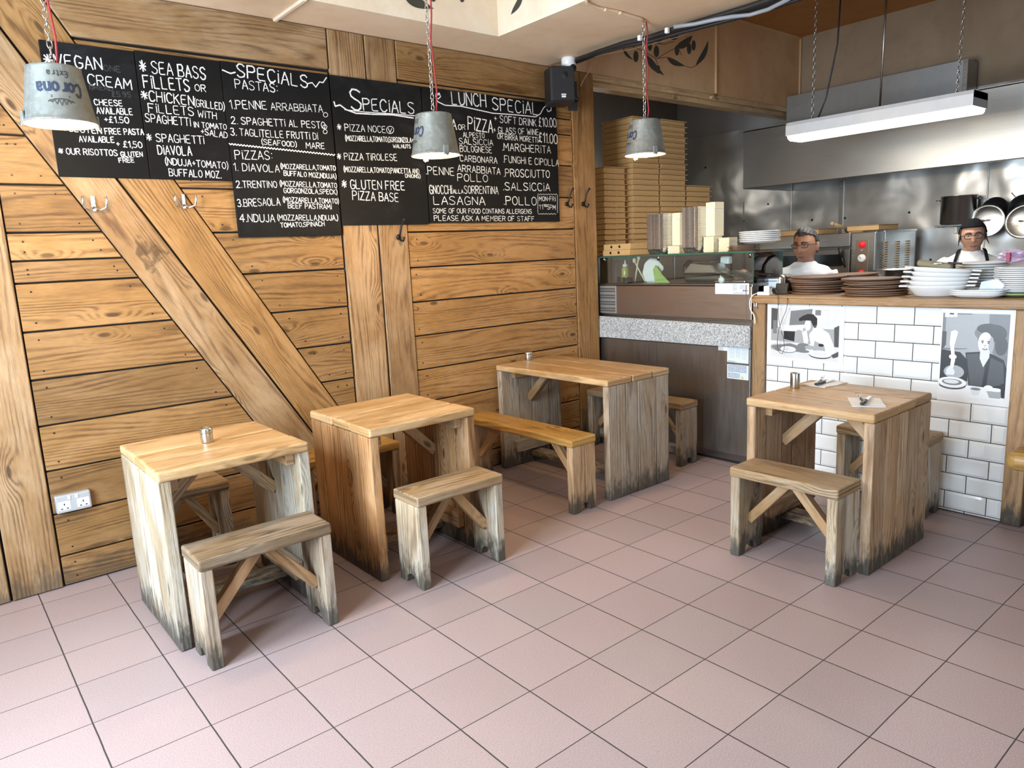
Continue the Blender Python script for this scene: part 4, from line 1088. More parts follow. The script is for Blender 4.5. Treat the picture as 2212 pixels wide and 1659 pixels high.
def links(mb, p, q, L=.034, r=.0022, wd=.009):
    p, q = Vector(p), Vector(q); d = (q - p); n = int(d.length / (L * .86)); d.normalize()
    a = d.cross(Vector((0, 1, .3))).normalized(); c2 = d.cross(a)
    for k in range(n):
        o = p + d * (k * L * .86 + L * .5); s = a if k % 2 else c2
        mb.tube([o + s * wd * math.cos(2 * PI * i / 10) + d * L * .58 * math.sin(2 * PI * i / 10) for i in range(10)], r, 5, closed=True)
for s, tp in ((1, (1818, -40)), (-1, (2068, -60))):
    q = on_plane(2, 3.49, *tp) - t.location if s > 0 else Vector((.02, -Lh + .12, 3.49 - TZ))
    if s > 0: q = Vector((.02, Lh - .14, 3.49 - TZ))
    c = MB(); links(c, (0, s * (Lh - .14), .088), q); c.build('chain', M['steel'], t)
c = MB(); links(c, (-.06, Lh - .14, .092), (-.06, -Lh + .10, .092)); c.build('slack_chain', M['steel_dark'], t)
c = MB(); c.tube([(.03, Lh - .16, .09), (.045, Lh - .22, .25), (.03, Lh - .30, .60), (.02, Lh - .33, 1.20)], .006); c.build('cord', M['black'], t)
c = MB(); c.tube([(.0, -Lh + .62, .09), (.0, -Lh + .60, 1.20)], .007); c.build('hanger_rod', M['steel_dark'], t)
l = bpy.data.lights.new('tube_light', 'AREA'); l.shape = 'RECTANGLE'; l.size = 2 * Lh - .04; l.size_y = .2; l.energy = 18; l.color = (1.0, .96, .88)
o = bpy.data.objects.new('tube_light', l); COL.objects.link(o); o.parent = t; o.location = (0, 0, -.040); o.rotation_euler = (0, 0, PI / 2)
# ------------------------------------------------------------------ kitchen equipment
KX = 6.94
HX, HY = 6.06, -0.095                                  # hood front plane and left end
t = thing('extractor_hood', 'large brushed steel extractor hood along the kitchen wall', 'extractor hood', (HX, HY, 2.022))
b = MB(); b.box((.012, -2.2, .267), (.024, 4.4, .535), bev=.006); b.box((.44, -.012, .267), (.86, .024, .535), bev=.003); b.box((.44, -2.2, .528), (.88, 4.4, .014)); b.box((.04, -2.2, .008), (.06, 4.4, .016), bev=.003)
b.build('canopy', M['steel_hood'], t)
b = MB()
b.prism([(0, 0), (.42, .30), (.42, .33), (0, .03)], 4.3, frame((.10, -.04, .10), (1, 0, 0), (0, 0, 1), (0, -1, 0)), 2); b.prism([(.42, .30), (.80, 0), (.80, .03), (.42, .33)], 4.3, frame((.08, -.04, .10), (1, 0, 0), (0, 0, 1), (0, -1, 0)), 2)
b.build('baffle_filter', plain('dark_baffle', (.05, .047, .042), .5, .3), t)  # hood filters in one plain dark tone
t = thing('ventilation_duct', 'dull steel duct box lying on top of the extractor hood', 'duct', (6.70, -1.0, 2.565))
b = MB(); b.box((.11, .03, .175), (.235, 1.60, .35), bev=.004); b.build('duct_box', plain('galvanised_duct', (.36, .36, .35), .42, .7), t)
b = MB(); b.box((-.012, -.76, .175), (.012, .035, .35), bev=.003)
for k in range(6): b.ball((-.018, -.76, .03 + k * .058), .006, seg=8)
b.build('riveted_flange', M['steel'], t)

# deck oven
OX, OY = 6.0, -1.405
t = thing('pizza_oven', 'steel deck pizza oven with red lamps and a slot window behind the man', 'oven', (OX, OY, 0))
b = MB(); b.box((.40, .56, .99), (.79, 1.12, 1.13), bev=.005); b.build('body', M['steel_dark'], t)
def pf(px, py, X=OX - .004): p = on_plane(0, X, px, py); return (p.x - OX, p.y - OY, p.z)
a = pf(1655, 508); c = pf(1846, 530)
b = MB(); b.box((-.012, .66, 1.497), (.026, .90, .115), bev=.004); b.build('top_panel', M['steel'], t)
b = MB(); b.box((-.012, .66, 1.315), (.026, .90, .205), bev=.004); dr = b.build('door', M['steel_low'], t)
b = MB(); P = []
for k in range(20):
    aa = 2 * PI * k / 20
    P.append((.30 * (1 if math.cos(aa) > 0 else -1) + .052 * math.cos(aa), .052 * math.sin(aa)))
b.prism(P, .006, frame((-.026, .60, 1.325), (0, -1, 0), (0, 0, 1), (-1, 0, 0)), 0); b.build('slot_window', plain('dark_glass', (.012, .013, .013), .12), dr)
b = MB(); b.tube([(-.03, .245, 1.27), (-.06, .243, 1.30), (-.065, .262, 1.36)], .008); b.tube([(-.065, .262, 1.355), (-.07, .275, 1.435)], .017); b.build('lever_handle', M['black'], dr)
b = MB(); b.box((-.012, .66, 1.09), (.026, .90, .22), bev=.004); b.build('lower_panel', M['steel_low'], t)
b = MB(); b.box((-.010, .10, 1.27), (.024, .198, .56), bev=.004); cp = b.build('control_column', M['steel'], t)
b = MB(); b.box((-.024, .105, 1.285), (.004, .105, .41), bev=.002); b.build('control_plate', M['steel_brown'], cp)
for z_, nm in ((1.452, 'u'), (1.21, 'l')):
    b = MB(); b.lathe([(0, .022), (.014, .022), (.026, .014), (.030, .004), (.030, 0)], 20, frame((-.026, .105, z_), (0, 1, 0), (0, 0, 1), (-1, 0, 0))); o = b.build('indicator_lamp', M['red_lamp'], cp); o['label'] = 'glowing red indicator lamp'
b = MB(); b.lathe([(0, .014), (.026, .014), (.032, .010), (.034, 0)], 24, frame((-.026, .105, 1.338), (0, 1, 0), (0, 0, 1), (-1, 0, 0))); g_ = b.build('temperature_gauge', M['white_plastic'], cp)
b = MB(); b.bar((-.041, .105, 1.338), (-.041, .122, 1.352), .003, .003); b.build('needle', M['black'], cp)
b = MB(); b.box((-.03, .105, 1.405), (.008, .02, .02), bev=.002); b.build('small_switch', M['chrome'], cp)
b = MB(); b.box((.44, -.006, 1.22), (.60, .014, .66), bev=.004); b.box((.44, -.008, 1.555), (.64, .02, .02), bev=.003); sd = b.build('side_panel', M['steel'], t)
def vent_x(px): return on_plane(1, OY - .014, px, 550).x - OX
for px in (1912, 1938, 1960):
    b = MB()
    for k in range(12):
        b.box((vent_x(px), -.015, 1.24 + .020 * k), (.075, .010, .011), Matrix.Identity(4), bev=.003)
    b.build('louvre_vents', M['vent_rust'], sd)
for sx in (.08, .72):
    for sy in (.08, 1.04):
        b = MB(); b.box((sx, sy, .212), (.06, .06, .425)); b.build('leg', M['steel'], t)
def flat_box(name, label, loc, size, rz=0):
    t_ = thing(name, label, 'box', loc, rz)
    b_ = MB(); b_.box((0, 0, size[2] * .45), (size[0], size[1], size[2] * .9), bev=.004); b_.build('tray', M['card'], t_)
    b_ = MB(); b_.box((0, 0, size[2] * .95), (size[0] + .008, size[1] + .008, size[2] * .1), bev=.002); b_.build('lid', M['card_dark'], t_)
    return t_
flat_box('pizza_box', 'flat kraft pizza box on top of the oven, left of the man', (6.20, -.70, 1.556), (.36, .36, .05), .02)
flat_box('pizza_box', 'flat kraft pizza box on top of the oven, right of the man', (6.22, -1.27, 1.568), (.36, .27, .045), -.02)
t = thing('wooden_peel', 'wooden peel handle sticking up behind the man\'s head', 'peel', (6.35, -.985, 1.555))
b = MB(); b.tube([(0, 0, .016), (-.05, -.01, .05), (-.34, -.03, .085)], .015, 10); b.ball((-.34, -.03, .086), .019); b.build('handle', M['strip_wood'], t)
b = MB(); b.box((.22, .0, .008), (.24, .20, .014), bev=.004); b.build('blade', M['strip_wood'], t)

# pot shelf on the wall with pots, lids and pans
PS = on_plane(0, 6.78, 2020, 487)
t = thing('pot_shelf', 'narrow dark steel shelf on the kitchen wall carrying the pots', 'shelf', (6.78, PS.y, PS.z))
b = MB()
for q in (0, .075, .15): b.box((q, -.75, -.008), (.022, 1.5, .016), bev=.003)
for yy in (-.01, -.5, -1.0, -1.49): b.box((.075, yy, -.016), (.17, .022, .012), bev=.003)
b.build('slatted_rack', M['steel_dark'], t)
for yy in (-.16, -1.2):
    b = MB(); b.box((.085, yy, -.05), (.14, .03, .06), bev=.004); b.build('bracket', M['steel'], t)
def pot(label, cy, r, h, cx=6.855, lid=False, z=PS.z + .0005):
    t_ = thing('stock_pot', label, 'pot', (cx, cy, z))
    b_ = MB(); b_.lathe([(0, 0), (r - .012, 0), (r, .012), (r, h), (r + .004, h + .003), (r - .003, h), (r - .003, .015), (0, .014)], 40); b_.build('body', M['steel_pot'], t_)
    for s in (-1, 1):
        b_ = MB(); b_.tube([(0, s * (r - .002), h - .03), (-.02, s * (r + .035), h - .026), (.02, s * (r + .035), h - .026), (0.02, s * (r - .002), h - .03)], .005, 8); b_.build('handle', M['steel'], t_)
    return t_
y0 = on_plane(0, 6.80, 2034, 450).y; y1 = on_plane(0, 6.80, 2110, 450).y
pot('tall dark steel stock pot at the left end of the wall shelf', (y0 + y1) / 2, (y0 - y1) / 2, .235, 6.945 - (y0 - y1) / 2 - .012)
def lid_disc(name, label, px, py, r, X=6.745, mat='steel', tilt=.16):
    p = on_plane(0, X, px, py)
    t_ = thing(name, label, 'pot lid', tuple(p)); t_.rotation_euler = (0, tilt, 0)
    b_ = MB(); b_.lathe([(0, .018), (r * .5, .015), (r * .86, .006), (r * .90, .004), (r * .97, .007), (r, .002), (r, -.002), (0, -.002)], 44, frame((0, 0, 0), (0, 1, 0), (0, 0, 1), (-1, 0, 0))); b_.build('disc', M[mat], t_)
    b_ = MB(); b_.tube([(-.016, -.035, 0), (-.040, -.028, 0), (-.040, .028, 0), (-.016, .035, 0)], .005, 8); b_.build('handle', M['chrome'], t_)
    return t_
lid_disc('pot_cover', 'round steel pot lid leaning on the wall shelf behind the woman\'s cap', 2131, 477, .137)
lid_disc('pot_cover', 'round steel pot lid cut by the right edge of the photo', 2213, 478, .140)
def pan(label, px, py, r):
    p = on_plane(0, 6.86, px, py)
    t_ = thing('frying_pan', label, 'pan', (6.86, p.y, PS.z + r + .002)); t_.rotation_euler = (0, .1, 0)
    b_ = MB(); b_.lathe([(0, 0), (r * .82, 0), (r, .05), (r + .004, .05), (r * .84, -.005), (0, -.005)], 36, frame((0, 0, 0), (0, 1, 0), (0, 0, 1), (-1, 0, 0))); b_.build('bowl', M['iron'], t_)
    b_ = MB(); b_.bar((-.04, r * .55, r * .8), (-.05, r * .9, r * 1.25), .022, .008, bev=.003); b_.build('handle', M['steel'], t_)
pan('black pan standing on the wall shelf behind the left lid', 2152, 462, .098)
pan('black pan standing on the wall shelf behind the right lid', 2212, 466, .10)

# steel cabinet in the alcove behind the pizza boxes
t = thing('steel_cabinet', 'tall plain steel cabinet in the alcove under the pizza box stacks', 'cabinet', (4.92, .17, 0))
b = MB(); b.box((0.10, .0, .725), (1.56, .46, 1.447), bev=.004); b.build('body', M['steel_dark'], t)
b = MB(); b.box((0.10, 0, 1.452), (1.60, .48, .012), bev=.003); b.build('top_sheet', M['steel'], t)
for k in (-1, 1):
    b = MB(); b.box((.10 + k * .39, -.236, .74), (.75, .012, 1.36), bev=.004); d_ = b.build('door', M['steel_dark'], t)
    b = MB(); b.box((.10 + k * .06, -.250, .80), (.016, .018, .16), bev=.004); b.build('handle', M['steel'], d_)

# kraft pizza boxes in four stacks
def box_proto(sx, sy, h):
    t_ = thing('pizza_box', 'x', 'box')
    b_ = MB()
    a, c = sx / 2, sy / 2
    V = [(-a + .004, -c + .010, 0), (a - .004, -c + .010, 0), (a - .004, c, 0), (-a + .004, c, 0), (-a + .006, -c + .006, h * .80), (a - .006, -c + .006, h * .80), (a - .006, c, h * .80), (-a + .006, c, h * .80)]
    b_.add(V, [[0, 3, 2, 1], [0, 1, 5, 4], [1, 2, 6, 5], [2, 3, 7, 6], [3, 0, 4, 7], [4, 5, 6, 7]])
    b_.build('tray', M['card'], t_)
    b_ = MB(); b_.box((0, -.002, h * .915), (sx + .012, sy + .022, h * .13), bev=.001); b_.box((0, -c - .006, h * .70), (.030, .003, h * .16))
    b_.build('lid', M['card'], t_)
    return t_
ZB = 1.4585
def stack(n, x, y, sx, sy, h, where, group, rz=0):
    p = box_proto(sx, sy, h)
    for k in range(n):
        o = p if k == 0 else copy_tree(p)
        j = n - 1 - k
        o['label'] = 'pizza box, %s of %s' % (ordinal(j, n), where); o['group'] = group
        o.location = (x + random.uniform(-.004, .004), y + random.uniform(-.005, .003), ZB + k * h + .0002 * k)
        o.rotation_euler = (0, 0, rz + random.uniform(-.012, .012))
stack(16, 4.345, .145, .262, .30, .0445, 'the short-boxed stack beside the corner post', 'pizza boxes in the stack by the post')
stack(25, 4.705, .130, .345, .34, .0448, 'the tall stack behind the kitchen lamp', 'pizza boxes in the tall stack by the lamp')
stack(25, 5.07, .130, .350, .34, .0450, 'the tall stack nearer the oven', 'pizza boxes in the second tall stack')
stack(13, 5.445, .130, .350, .34, .0450, 'the lower stack nearest the oven', 'pizza boxes in the low stack')

# refrigerated prep counter
FX = 3.985; FY0, FY1 = -0.125, -1.512; FYc = (FY0 + FY1) / 2; FW = FY0 - FY1
t = thing('prep_counter', 'steel refrigerated prep counter with a granite strip between the post and the tiled counter', 'counter', (FX, FYc, 0))
b = MB()
b.box((.35, 0, .45), (.69, FW, .86)); b.box((.35, 0, .905), (.68, FW - .01, .17)); b.box((.35, 0, 1.235), (.70, FW, .02), bev=.003); b.box((.05, 0, 1.12), (.06, FW - .01, .24)); b.box((.68, 0, 1.12), (.04, FW - .01, .24)); b.box((.36, 0, 1.0), (.66, FW - .02, .04))
b.build('carcass', M['steel_dark'], t)
b = MB(); b.box((.012, -.01, 1.122), (.024, FW - .03, .232), bev=.004); b.box((.010, -FW / 2 + .045, 1.122), (.028, .006, .232)); up = b.build('upper_panel', M['steel_brown'], t)
b = MB()
yl = FW / 2 - .02
b.box((-.003, yl - .088, 1.122), (.006, .172, .215), bev=.001)
gr = b.build('vent_grille', plain('vent_plate', (.42, .42, .42), .4, .7), up)
b = MB()
for r_ in range(8):
    zz = 1.205 - (r_ // 2) * .051 - (r_ % 2) * .019
    for k in range(24): b.box((-.0065, yl - .012 - k * .0066, zz), (.001, .0034, .012))
b.build('grille_slots', M['black'], gr)
b = MB(); b.prism([(0, 0), (FW + .01, .0), (FW + .01, .150), (0, .168)], .034, frame((-.034, FW / 2 + .005, .822), (0, -1, 0), (0, 0, 1), (1, 0, 0)), 0, .003); gs = b.build('granite_strip', M['granite'], t)
b = MB()
for s, yy in ((1, FW / 2), (-1, -FW / 2)):
    b.add([(-.036, yy, .822), (-.036, yy - s * .085, .822), (-.036, yy, .855), (0, yy, .822), (0, yy - s * .085, .822), (0, yy, .855)], [[0, 1, 2], [3, 5, 4], [0, 3, 4, 1], [1, 4, 5, 2], [0, 2, 5, 3]])
b.build('corner_bracket', M['grey_plastic'], gs)
b = MB(); b.box((.006, .0, .44), (.024, FW - .01, .75), bev=.004); lo = b.build('lower_door_panel', M['steel_low'], t)
b = MB(); b.box((-.008, FW / 2 - .145, .44), (.004, .006, .75)); b.build('panel_seam', M['steel_dark'], lo)
b = MB(); b.box((.05, 0, .03), (.08, FW - .02, .06)); b.build('plinth', M['black'], t)
def sticker(parent, px0, py0, px1, py1, X, mat='sticker', rows=(), tri=None, name='label_sticker'):
    p, q = on_plane(0, X, px0, py0), on_plane(0, X, px1, py1)
    O = t.location
    b_ = MB(); b_.box((X - O.x, (p.y + q.y) / 2 - O.y, (p.z + q.z) / 2), (.0016, abs(p.y - q.y), abs(p.z - q.z)))
    s_ = b_.build(name, M[mat], parent)
    b_ = MB(); rnd = random.Random(9)
    for u0, u1, v, hh, mi in rows:
        yy0 = p.y + (q.y - p.y) * u0; yy1 = p.y + (q.y - p.y) * u1; zz = p.z + (q.z - p.z) * v
        x_ = yy0
        while x_ > yy1 + .002:                               # little words of print
            wd = min(rnd.uniform(.006, .018), x_ - yy1)
            b_.box((X - .0012 - O.x, x_ - wd / 2 - O.y, zz), (.0006, wd, hh), mi=mi); x_ -= wd + .003
    if tri:
        yy = p.y + (q.y - p.y) * tri[0]; zz = p.z + (q.z - p.z) * tri[1]
        b_.add([(X - .0014 - O.x, yy + .011 - O.y, zz - .009), (X - .0014 - O.x, yy - .011 - O.y, zz - .009), (X - .0014 - O.x, yy - O.y, zz + .010)], [[0, 1, 2]], None, .5, 1)
    if rows: b_.build('printed_lines', [M['sticker_print'], M['yellow_print'], M['grey_plastic']], s_)
sticker(up, 1545, 612, 1618, 636, FX - .0022, 'sticker', [(.53, .66, .10 + .11 * k, .0026, 0) for k in range(6)] + [(.74, .96, .22 + .12 * k, .003, 0) for k in range(3)] + [(.82, .96, .66, .012, 0), (.55, .90, .88, .003, 0)])
sticker(lo, 1552, 748, 1571, 758, FX - .0075, 'paper', [(.08, .55, .25 + .2 * k, .002, 0) for k in range(4)])
sticker(lo, 1571, 749, 1617, 786, FX - .0078, 'sticker', [(.10, .36, .12 + .11 * k, .0022, 2) for k in range(6)] + [(.42, .62, .12 + .10 * k, .0025, 2) for k in range(6)] + [(.70, .92, .16 + .11 * k, .002, 2) for k in range(6)] + [(.05, .4, .93, .004, 0)])
sticker(lo, 1571, 786, 1617, 822, FX - .0079, 'sticker', [(.05, .92, .06 + .085 * k, .0042, 0) for k in range(6)] + [(.05, .6, .62 + .09 * k, .0042, 0) for k in range(4)], (.72, .84))

# glass guard over the prep counter
t = thing('glass_guard', 'clear glass guard with a glass shelf over the prep counter', 'glass guard', (FX, FYc, 1.248))
def pane(nm, c_, s_):
    b_ = MB(); b_.box(c_, s_, mi=0); return b_.build(nm, M['glass'], t)
pane('glass_shelf', (.19, .0, .205), (.40, FW + .01, .010))
pane('front_pane', (.010, 0, .099), (.006, FW - .01, .198))
pane('side_pane', (.19, -FW / 2 + .004, .099), (.35, .006, .198))
b = MB(); b.box((-.011, 0, .205), (.003, FW + .01, .011)); b.box((.010, -FW / 2 + .001, .1), (.008, .004, .2)); b.box((.366, -FW / 2 + .004, .099), (.003, .007, .198)); b.build('polished_edge', M['glass_edge'], t)
for yy in (FW / 2 - .06, FW / 2 - .60, -FW / 2 + .03):
    b = MB(); b.lathe([(0, .012), (.012, .012), (.012, -.03), (0, -.03)], 14, T(.02, yy, .195)); b.build('clamp', M['chrome'], t)

# on the glass shelf
ZS = 1.4585
t = None
def holed_box(label, loc, rz):
    t_ = thing('pizza_box', label, 'box', loc, rz, 'small boxes with round holes on the glass shelf')
    b_ = MB(); b_.box((0, 0, .0225), (.30, .28, .045), bev=.003); b_.build('carton', M['card'], t_)
    for yy in (.055, -.03):
        b_ = MB(); b_.lathe([(0, .0012), (.011, .0012), (.011, 0)], 16, frame((-.150, yy, .024), (0, 1, 0), (0, 0, 1), (-1, 0, 0))); b_.build('round_hole', M['black'], t_)
holed_box('upper kraft box with two round holes at the left end of the glass shelf', (4.20, -.275, ZS + .0455), 0)
holed_box('lower kraft box with two round holes at the left end of the glass shelf', (4.195, -.268, ZS), .01)
def foil_stack(label, cx, cy, n, sx, sy, grp):
    """nested foil trays: only their rims show, one tray each"""
    p = thing('foil_tray', 'x', 'tray', (cx, cy, ZS), 0, grp)
    b_ = MB()
    a, c_ = sx / 2, sy / 2
    def rg(k, z): return [Vector((x, y, z)) for x, y in ((-a * k, -c_ * k), (a * k, -c_ * k), (a * k, c_ * k), (-a * k, c_ * k))]
    b_.loft([rg(.80, .001), rg(.80, .0), rg(.97, .040), rg(1.02, .041), rg(1.02, .045), rg(.96, .043), rg(.79, .004)], False, smooth=False); b_.add(rg(.80, .002), [[0, 1, 2, 3]])
    b_.build('tray_shell', M['foil'], p)
    h = .0088
    for k in range(n):
        o = p if k == 0 else copy_tree(p)
        o.location = (cx + random.uniform(-.001, .001), cy + random.uniform(-.001, .001), ZS + k * h)
        o['label'] = 'foil tray, %s of %s' % (ordinal(n - 1 - k, n), label)
foil_stack('the shorter shining stack on the glass shelf', 4.10, -.675, 29, .150, .150, 'foil trays in the shorter stack')
foil_stack('the taller shining stack on the glass shelf', 4.11, -.975, 32, .135, .135, 'foil trays in the taller stack')
def lids(label, cx, cy, z, n, sx, sy, h, grp, mat='lid_card'):
    p = thing('tray_cover', 'x', 'cover', (cx, cy, z), 0, grp)
    b_ = MB(); b_.box((0, 0, h * .46), (sx, sy, h * .92), bev=.001); b_.build('sheet', M[mat], p)
    for k in range(n):
        o = p if k == 0 else copy_tree(p)
        o.location = (cx + random.uniform(-.002, .002), cy + random.uniform(-.002, .002), z + k * h)
        o['label'] = 'cream card tray cover, %s of %s' % (ordinal(n - 1 - k, n), label)
def lid_block(label, cx, cy, z, sx, sy, h):
    t_ = thing('cover_bundle', label, 'bundle', (cx, cy, z))
    b_ = MB(); b_.box((0, 0, h * .40), (sx, sy, h * .80), bev=.002); b_.build('lower_bundle', M['lid_card'], t_)
    b_ = MB(); b_.box((.001, 0, h * .905), (sx - .002, sy, h * .185), bev=.002); b_.build('upper_bundle', M['lid_card'], t_)
    b_ = MB(); b_.box((0, 0, h * .81), (sx + .001, sy + .001, .003)); b_.build('paper_band', M['paper'], t_)
lid_block('tall cream bundle of card lids beside the shorter foil stack', 4.19, -.785, ZS + .058, .12, .07, .235)
lid_block('tall cream bundle of card lids beside the taller foil stack', 4.19, -1.078, ZS + .110, .11, .075, .235)
lids('the pile between the foil stacks', 4.13, -.805, ZS, 10, .11, .105, .0056, 'cream lids between the foil stacks')
lids('the pile below the taller bundle', 4.15, -1.090, ZS, 18, .10, .085, .0060, 'cream lids under the taller bundle')
lids('the pile nearest the wooden boards', 4.20, -1.180, ZS, 16, .10, .085, .0060, 'cream lids by the wooden boards')
def disc_stack(name, cat, label, cx, cy, z, n, r, h, mat, grp, seed=1, jit=.006, rim=True, word=None, tilt=0.0):
    p = thing(name, 'x', cat, (cx, cy, z), 0, grp)
    b_ = MB()
    if rim: b_.lathe([(0, .002), (r * .62, .002), (r * .68, .004), (r * .97, h + .004), (r, h + .006), (r * .985, h + .010), (r * .93, h + .006), (r * .66, .008), (0, .007)], 40)
    else: b_.lathe([(0, 0), (r - .002, 0), (r, .002), (r, h - .0052), (r - .002, h - .0040), (0, h - .0040)], 40)
    b_.build('disc' if not rim else 'dish', M[mat], p)
    rnd = random.Random(seed)
    for k in range(n):
        o = p if k == 0 else copy_tree(p)
        o.location = (cx + rnd.uniform(-jit, jit), cy + rnd.uniform(-jit, jit), z + k * h)
        o.rotation_euler = (rnd.uniform(-tilt, tilt), rnd.uniform(-tilt, tilt), rnd.uniform(0, 6))
        o['label'] = '%s, %s of %s' % (word or name.replace('_', ' '), ordinal(n - 1 - k, n), label)
disc_stack('pizza_board', 'board', 'the low stack on the glass shelf', 4.17, -1.325, ZS, 5, .105, .0085, 'board_wood', 'wooden boards on the glass shelf', 3, .006, False, 'thin round wooden board')
disc_stack('dinner_plate', 'plate', 'the stack on the glass shelf', 4.22, -1.415, ZS + .0432, 6, .135, .0125, 'porcelain', 'white plates on the glass shelf', 4, .003, True, 'white dinner plate')
# inside the guard
ZP = 1.2462
def simple(name, label, cat, loc, parts, rz=0, group=None):
    t_ = thing(name, label, cat, loc, rz, group)
    for nm, mat, fn in parts:
        b_ = MB(); fn(b_); b_.build(nm, M[mat], t_)
    return t_
simple('oil_bottle', 'squeeze bottle of yellow-green oil behind the glass at the left', 'bottle', (4.10, -.315, ZP),
       [('body', 'oil', lambda b: b.lathe([(0, 0), (.026, 0), (.029, .006), (.029, .085), (.027, .115), (.014, .128), (0, .13)], 20)), ('nozzle', 'white_plastic', lambda b: b.lathe([(0, .125), (.020, .126), (.021, .140), (.008, .148), (.004, .176), (0, .178)], 16))])
for lb, yy, r_ in (('left small steel pan behind the glass next to the oil bottle', -.235, .045), ('right small steel pan behind the glass under the oil bottle', -.375, .040)):
    simple('sauce_pan', lb, 'pan', (4.16 if yy > -.3 else 4.055, yy, ZP), [('body', 'chrome', lambda b: b.lathe([(0, 0), (r_, 0), (r_, .045), (r_ + .003, .046), (r_ - .002, .044), (r_ - .002, .004), (0, .004)], 24))])
for k, (yy, l1, zz) in enumerate(((-.415, -.02, .19), (-.445, .055, .17))):
    simple('wooden_spoon', ['upright pale wooden spoon behind the glass by the plastic bag', 'slanting pale wooden spoon behind the glass by the plastic bag'][k], 'spoon', (4.12, yy, ZP),
           [('handle', 'lid_card', lambda b: b.tube([(0, -l1, .004), (0, l1, zz)], .006, 8)), ('bowl', 'lid_card', lambda b: b.ball((0, l1, zz), (.006, .016, .02)))])
def crumple(b, R, seed):
    rnd = random.Random(seed)
    t_ = bmesh.new(); bmesh.ops.create_icosphere(t_, subdivisions=3, radius=1)
    for v in t_.verts:
        d = 1 + .22 * math.sin(v.co.x * 7 + seed) * math.sin(v.co.y * 6) + .16 * math.sin(v.co.z * 11 + v.co.x * 5) + rnd.uniform(-.05, .05)
        v.co = Vector((v.co.x * R[0], v.co.y * R[1], max(-R[2], v.co.z * R[2]))) * d
    b.bm(t_, T(0, 0, R[2]), 2, .5, 0, False)
simple('plastic_bag', 'crumpled clear plastic bag behind the glass', 'bag', (4.14, -.580, ZP + .012), [('film', 'paper', lambda b: b.prism([(.10, 0), (-.02, .0), (-.055, .07), (-.03, .15), (.02, .185), (.09, .175), (.155, .11), (.12, .06)], .03, frame((-.02, .04, -.012), (0, -1, 0), (0, 0, 1), (-1, 0, 0)), 0, .012))])
simple('lettuce_leaf', 'pale green leaf hanging out of the plastic bag behind the glass', 'leaf', (4.06, -.66, ZP), [('blade', 'green_film', lambda b: b.prism([(-.01, 0), (.13, 0), (.06, .06), (-.005, .135), (-.03, .10)], .012, frame((0, 0, 0), (0, -1, 0), (0, 0, 1), (-1, 0, 0)), 0, .004))])
simple('meat_slicer', 'steel meat slicer with black arm behind the glass guard', 'slicer', (4.30, -.98, ZP),
       [('base', 'steel_dark', lambda b: b.box((0, 0, .03), (.24, .34, .06), bev=.02, seg=3)),
        ('carriage', 'steel', lambda b: b.prism([(-.16, 0), (.16, 0), (.10, .07), (-.08, .085)], .16, frame((-.02, -.02, .06), (0, -1, 0), (0, 0, 1), (-1, 0, 0)), 0, .01)),
        ('blade', 'chrome', lambda b: b.lathe([(0, .006), (.07, .005), (.075, 0), (.07, -.004), (0, -.004)], 30, frame((-.03, .17, .085), (0, 1, 0), (0, 0, 1), (-1, 0, .0)))),
        ('arm', 'black', lambda b: b.tube([(.0, .16, .14), (-.02, .05, .135), (0, -.08, .15)], .013, 10)),
        ('grip', 'white_plastic', lambda b: b.box((0, -.12, .150), (.05, .075, .055), bev=.012, seg=3))])
simple('steel_tray', 'slanted ribbed steel tray behind the glass at its right end', 'tray', (4.235, -1.27, ZP),
       [('ribbed_plate', 'steel', lambda b: [b.bar((-.10 + .045 * k, -.10, .02), (-.10 + .045 * k, .10, .075), .035, .008, bev=.003) for k in range(6)]), ('rim', 'steel', lambda b: b.box((0, 0, .008), (.30, .24, .016), bev=.004))])
simple('round_dial', 'small white round dial on the edge of the prep counter', 'dial', (4.035, -1.245, ZP), [('face', 'white_plastic', lambda b: b.lathe([(0, .012), (.02, .012), (.022, 0)], 20, frame((-.002, 0, .022), (0, 1, 0), (0, 0, 1), (-1, 0, 0))))])
# added fill lamp, out of view, to brighten the alcove and its steel
t = thing('added_fill_lamp', 'added fill lamp hidden on the alcove wall behind the pizza box stacks', 'added lamp', (5.25, 1.345, 2.15))
b = MB(); b.lathe([(0, .02), (.10, .02), (.11, 0)], 28, frame((0, 0, 0), (1, 0, 0), (0, 0, 1), (0, -1, 0))); b.build('base', M['white_plastic'], t)
b = MB(); b.lathe([(0, .07), (.05, .062), (.085, .035), (.09, .02)], 28, frame((0, 0, 0), (1, 0, 0), (0, 0, 1), (0, -1, 0))); b.build('fill_lamp_dome', M['tube_glow'], t)
l = bpy.data.lights.new('alcove_fill_light', 'POINT'); l.energy = 5; l.color = (1.0, .95, .86); l.shadow_soft_size = .08
o = bpy.data.objects.new('alcove_fill_light', l); COL.objects.link(o); o.parent = t; o.location = (0, -.16, 0)
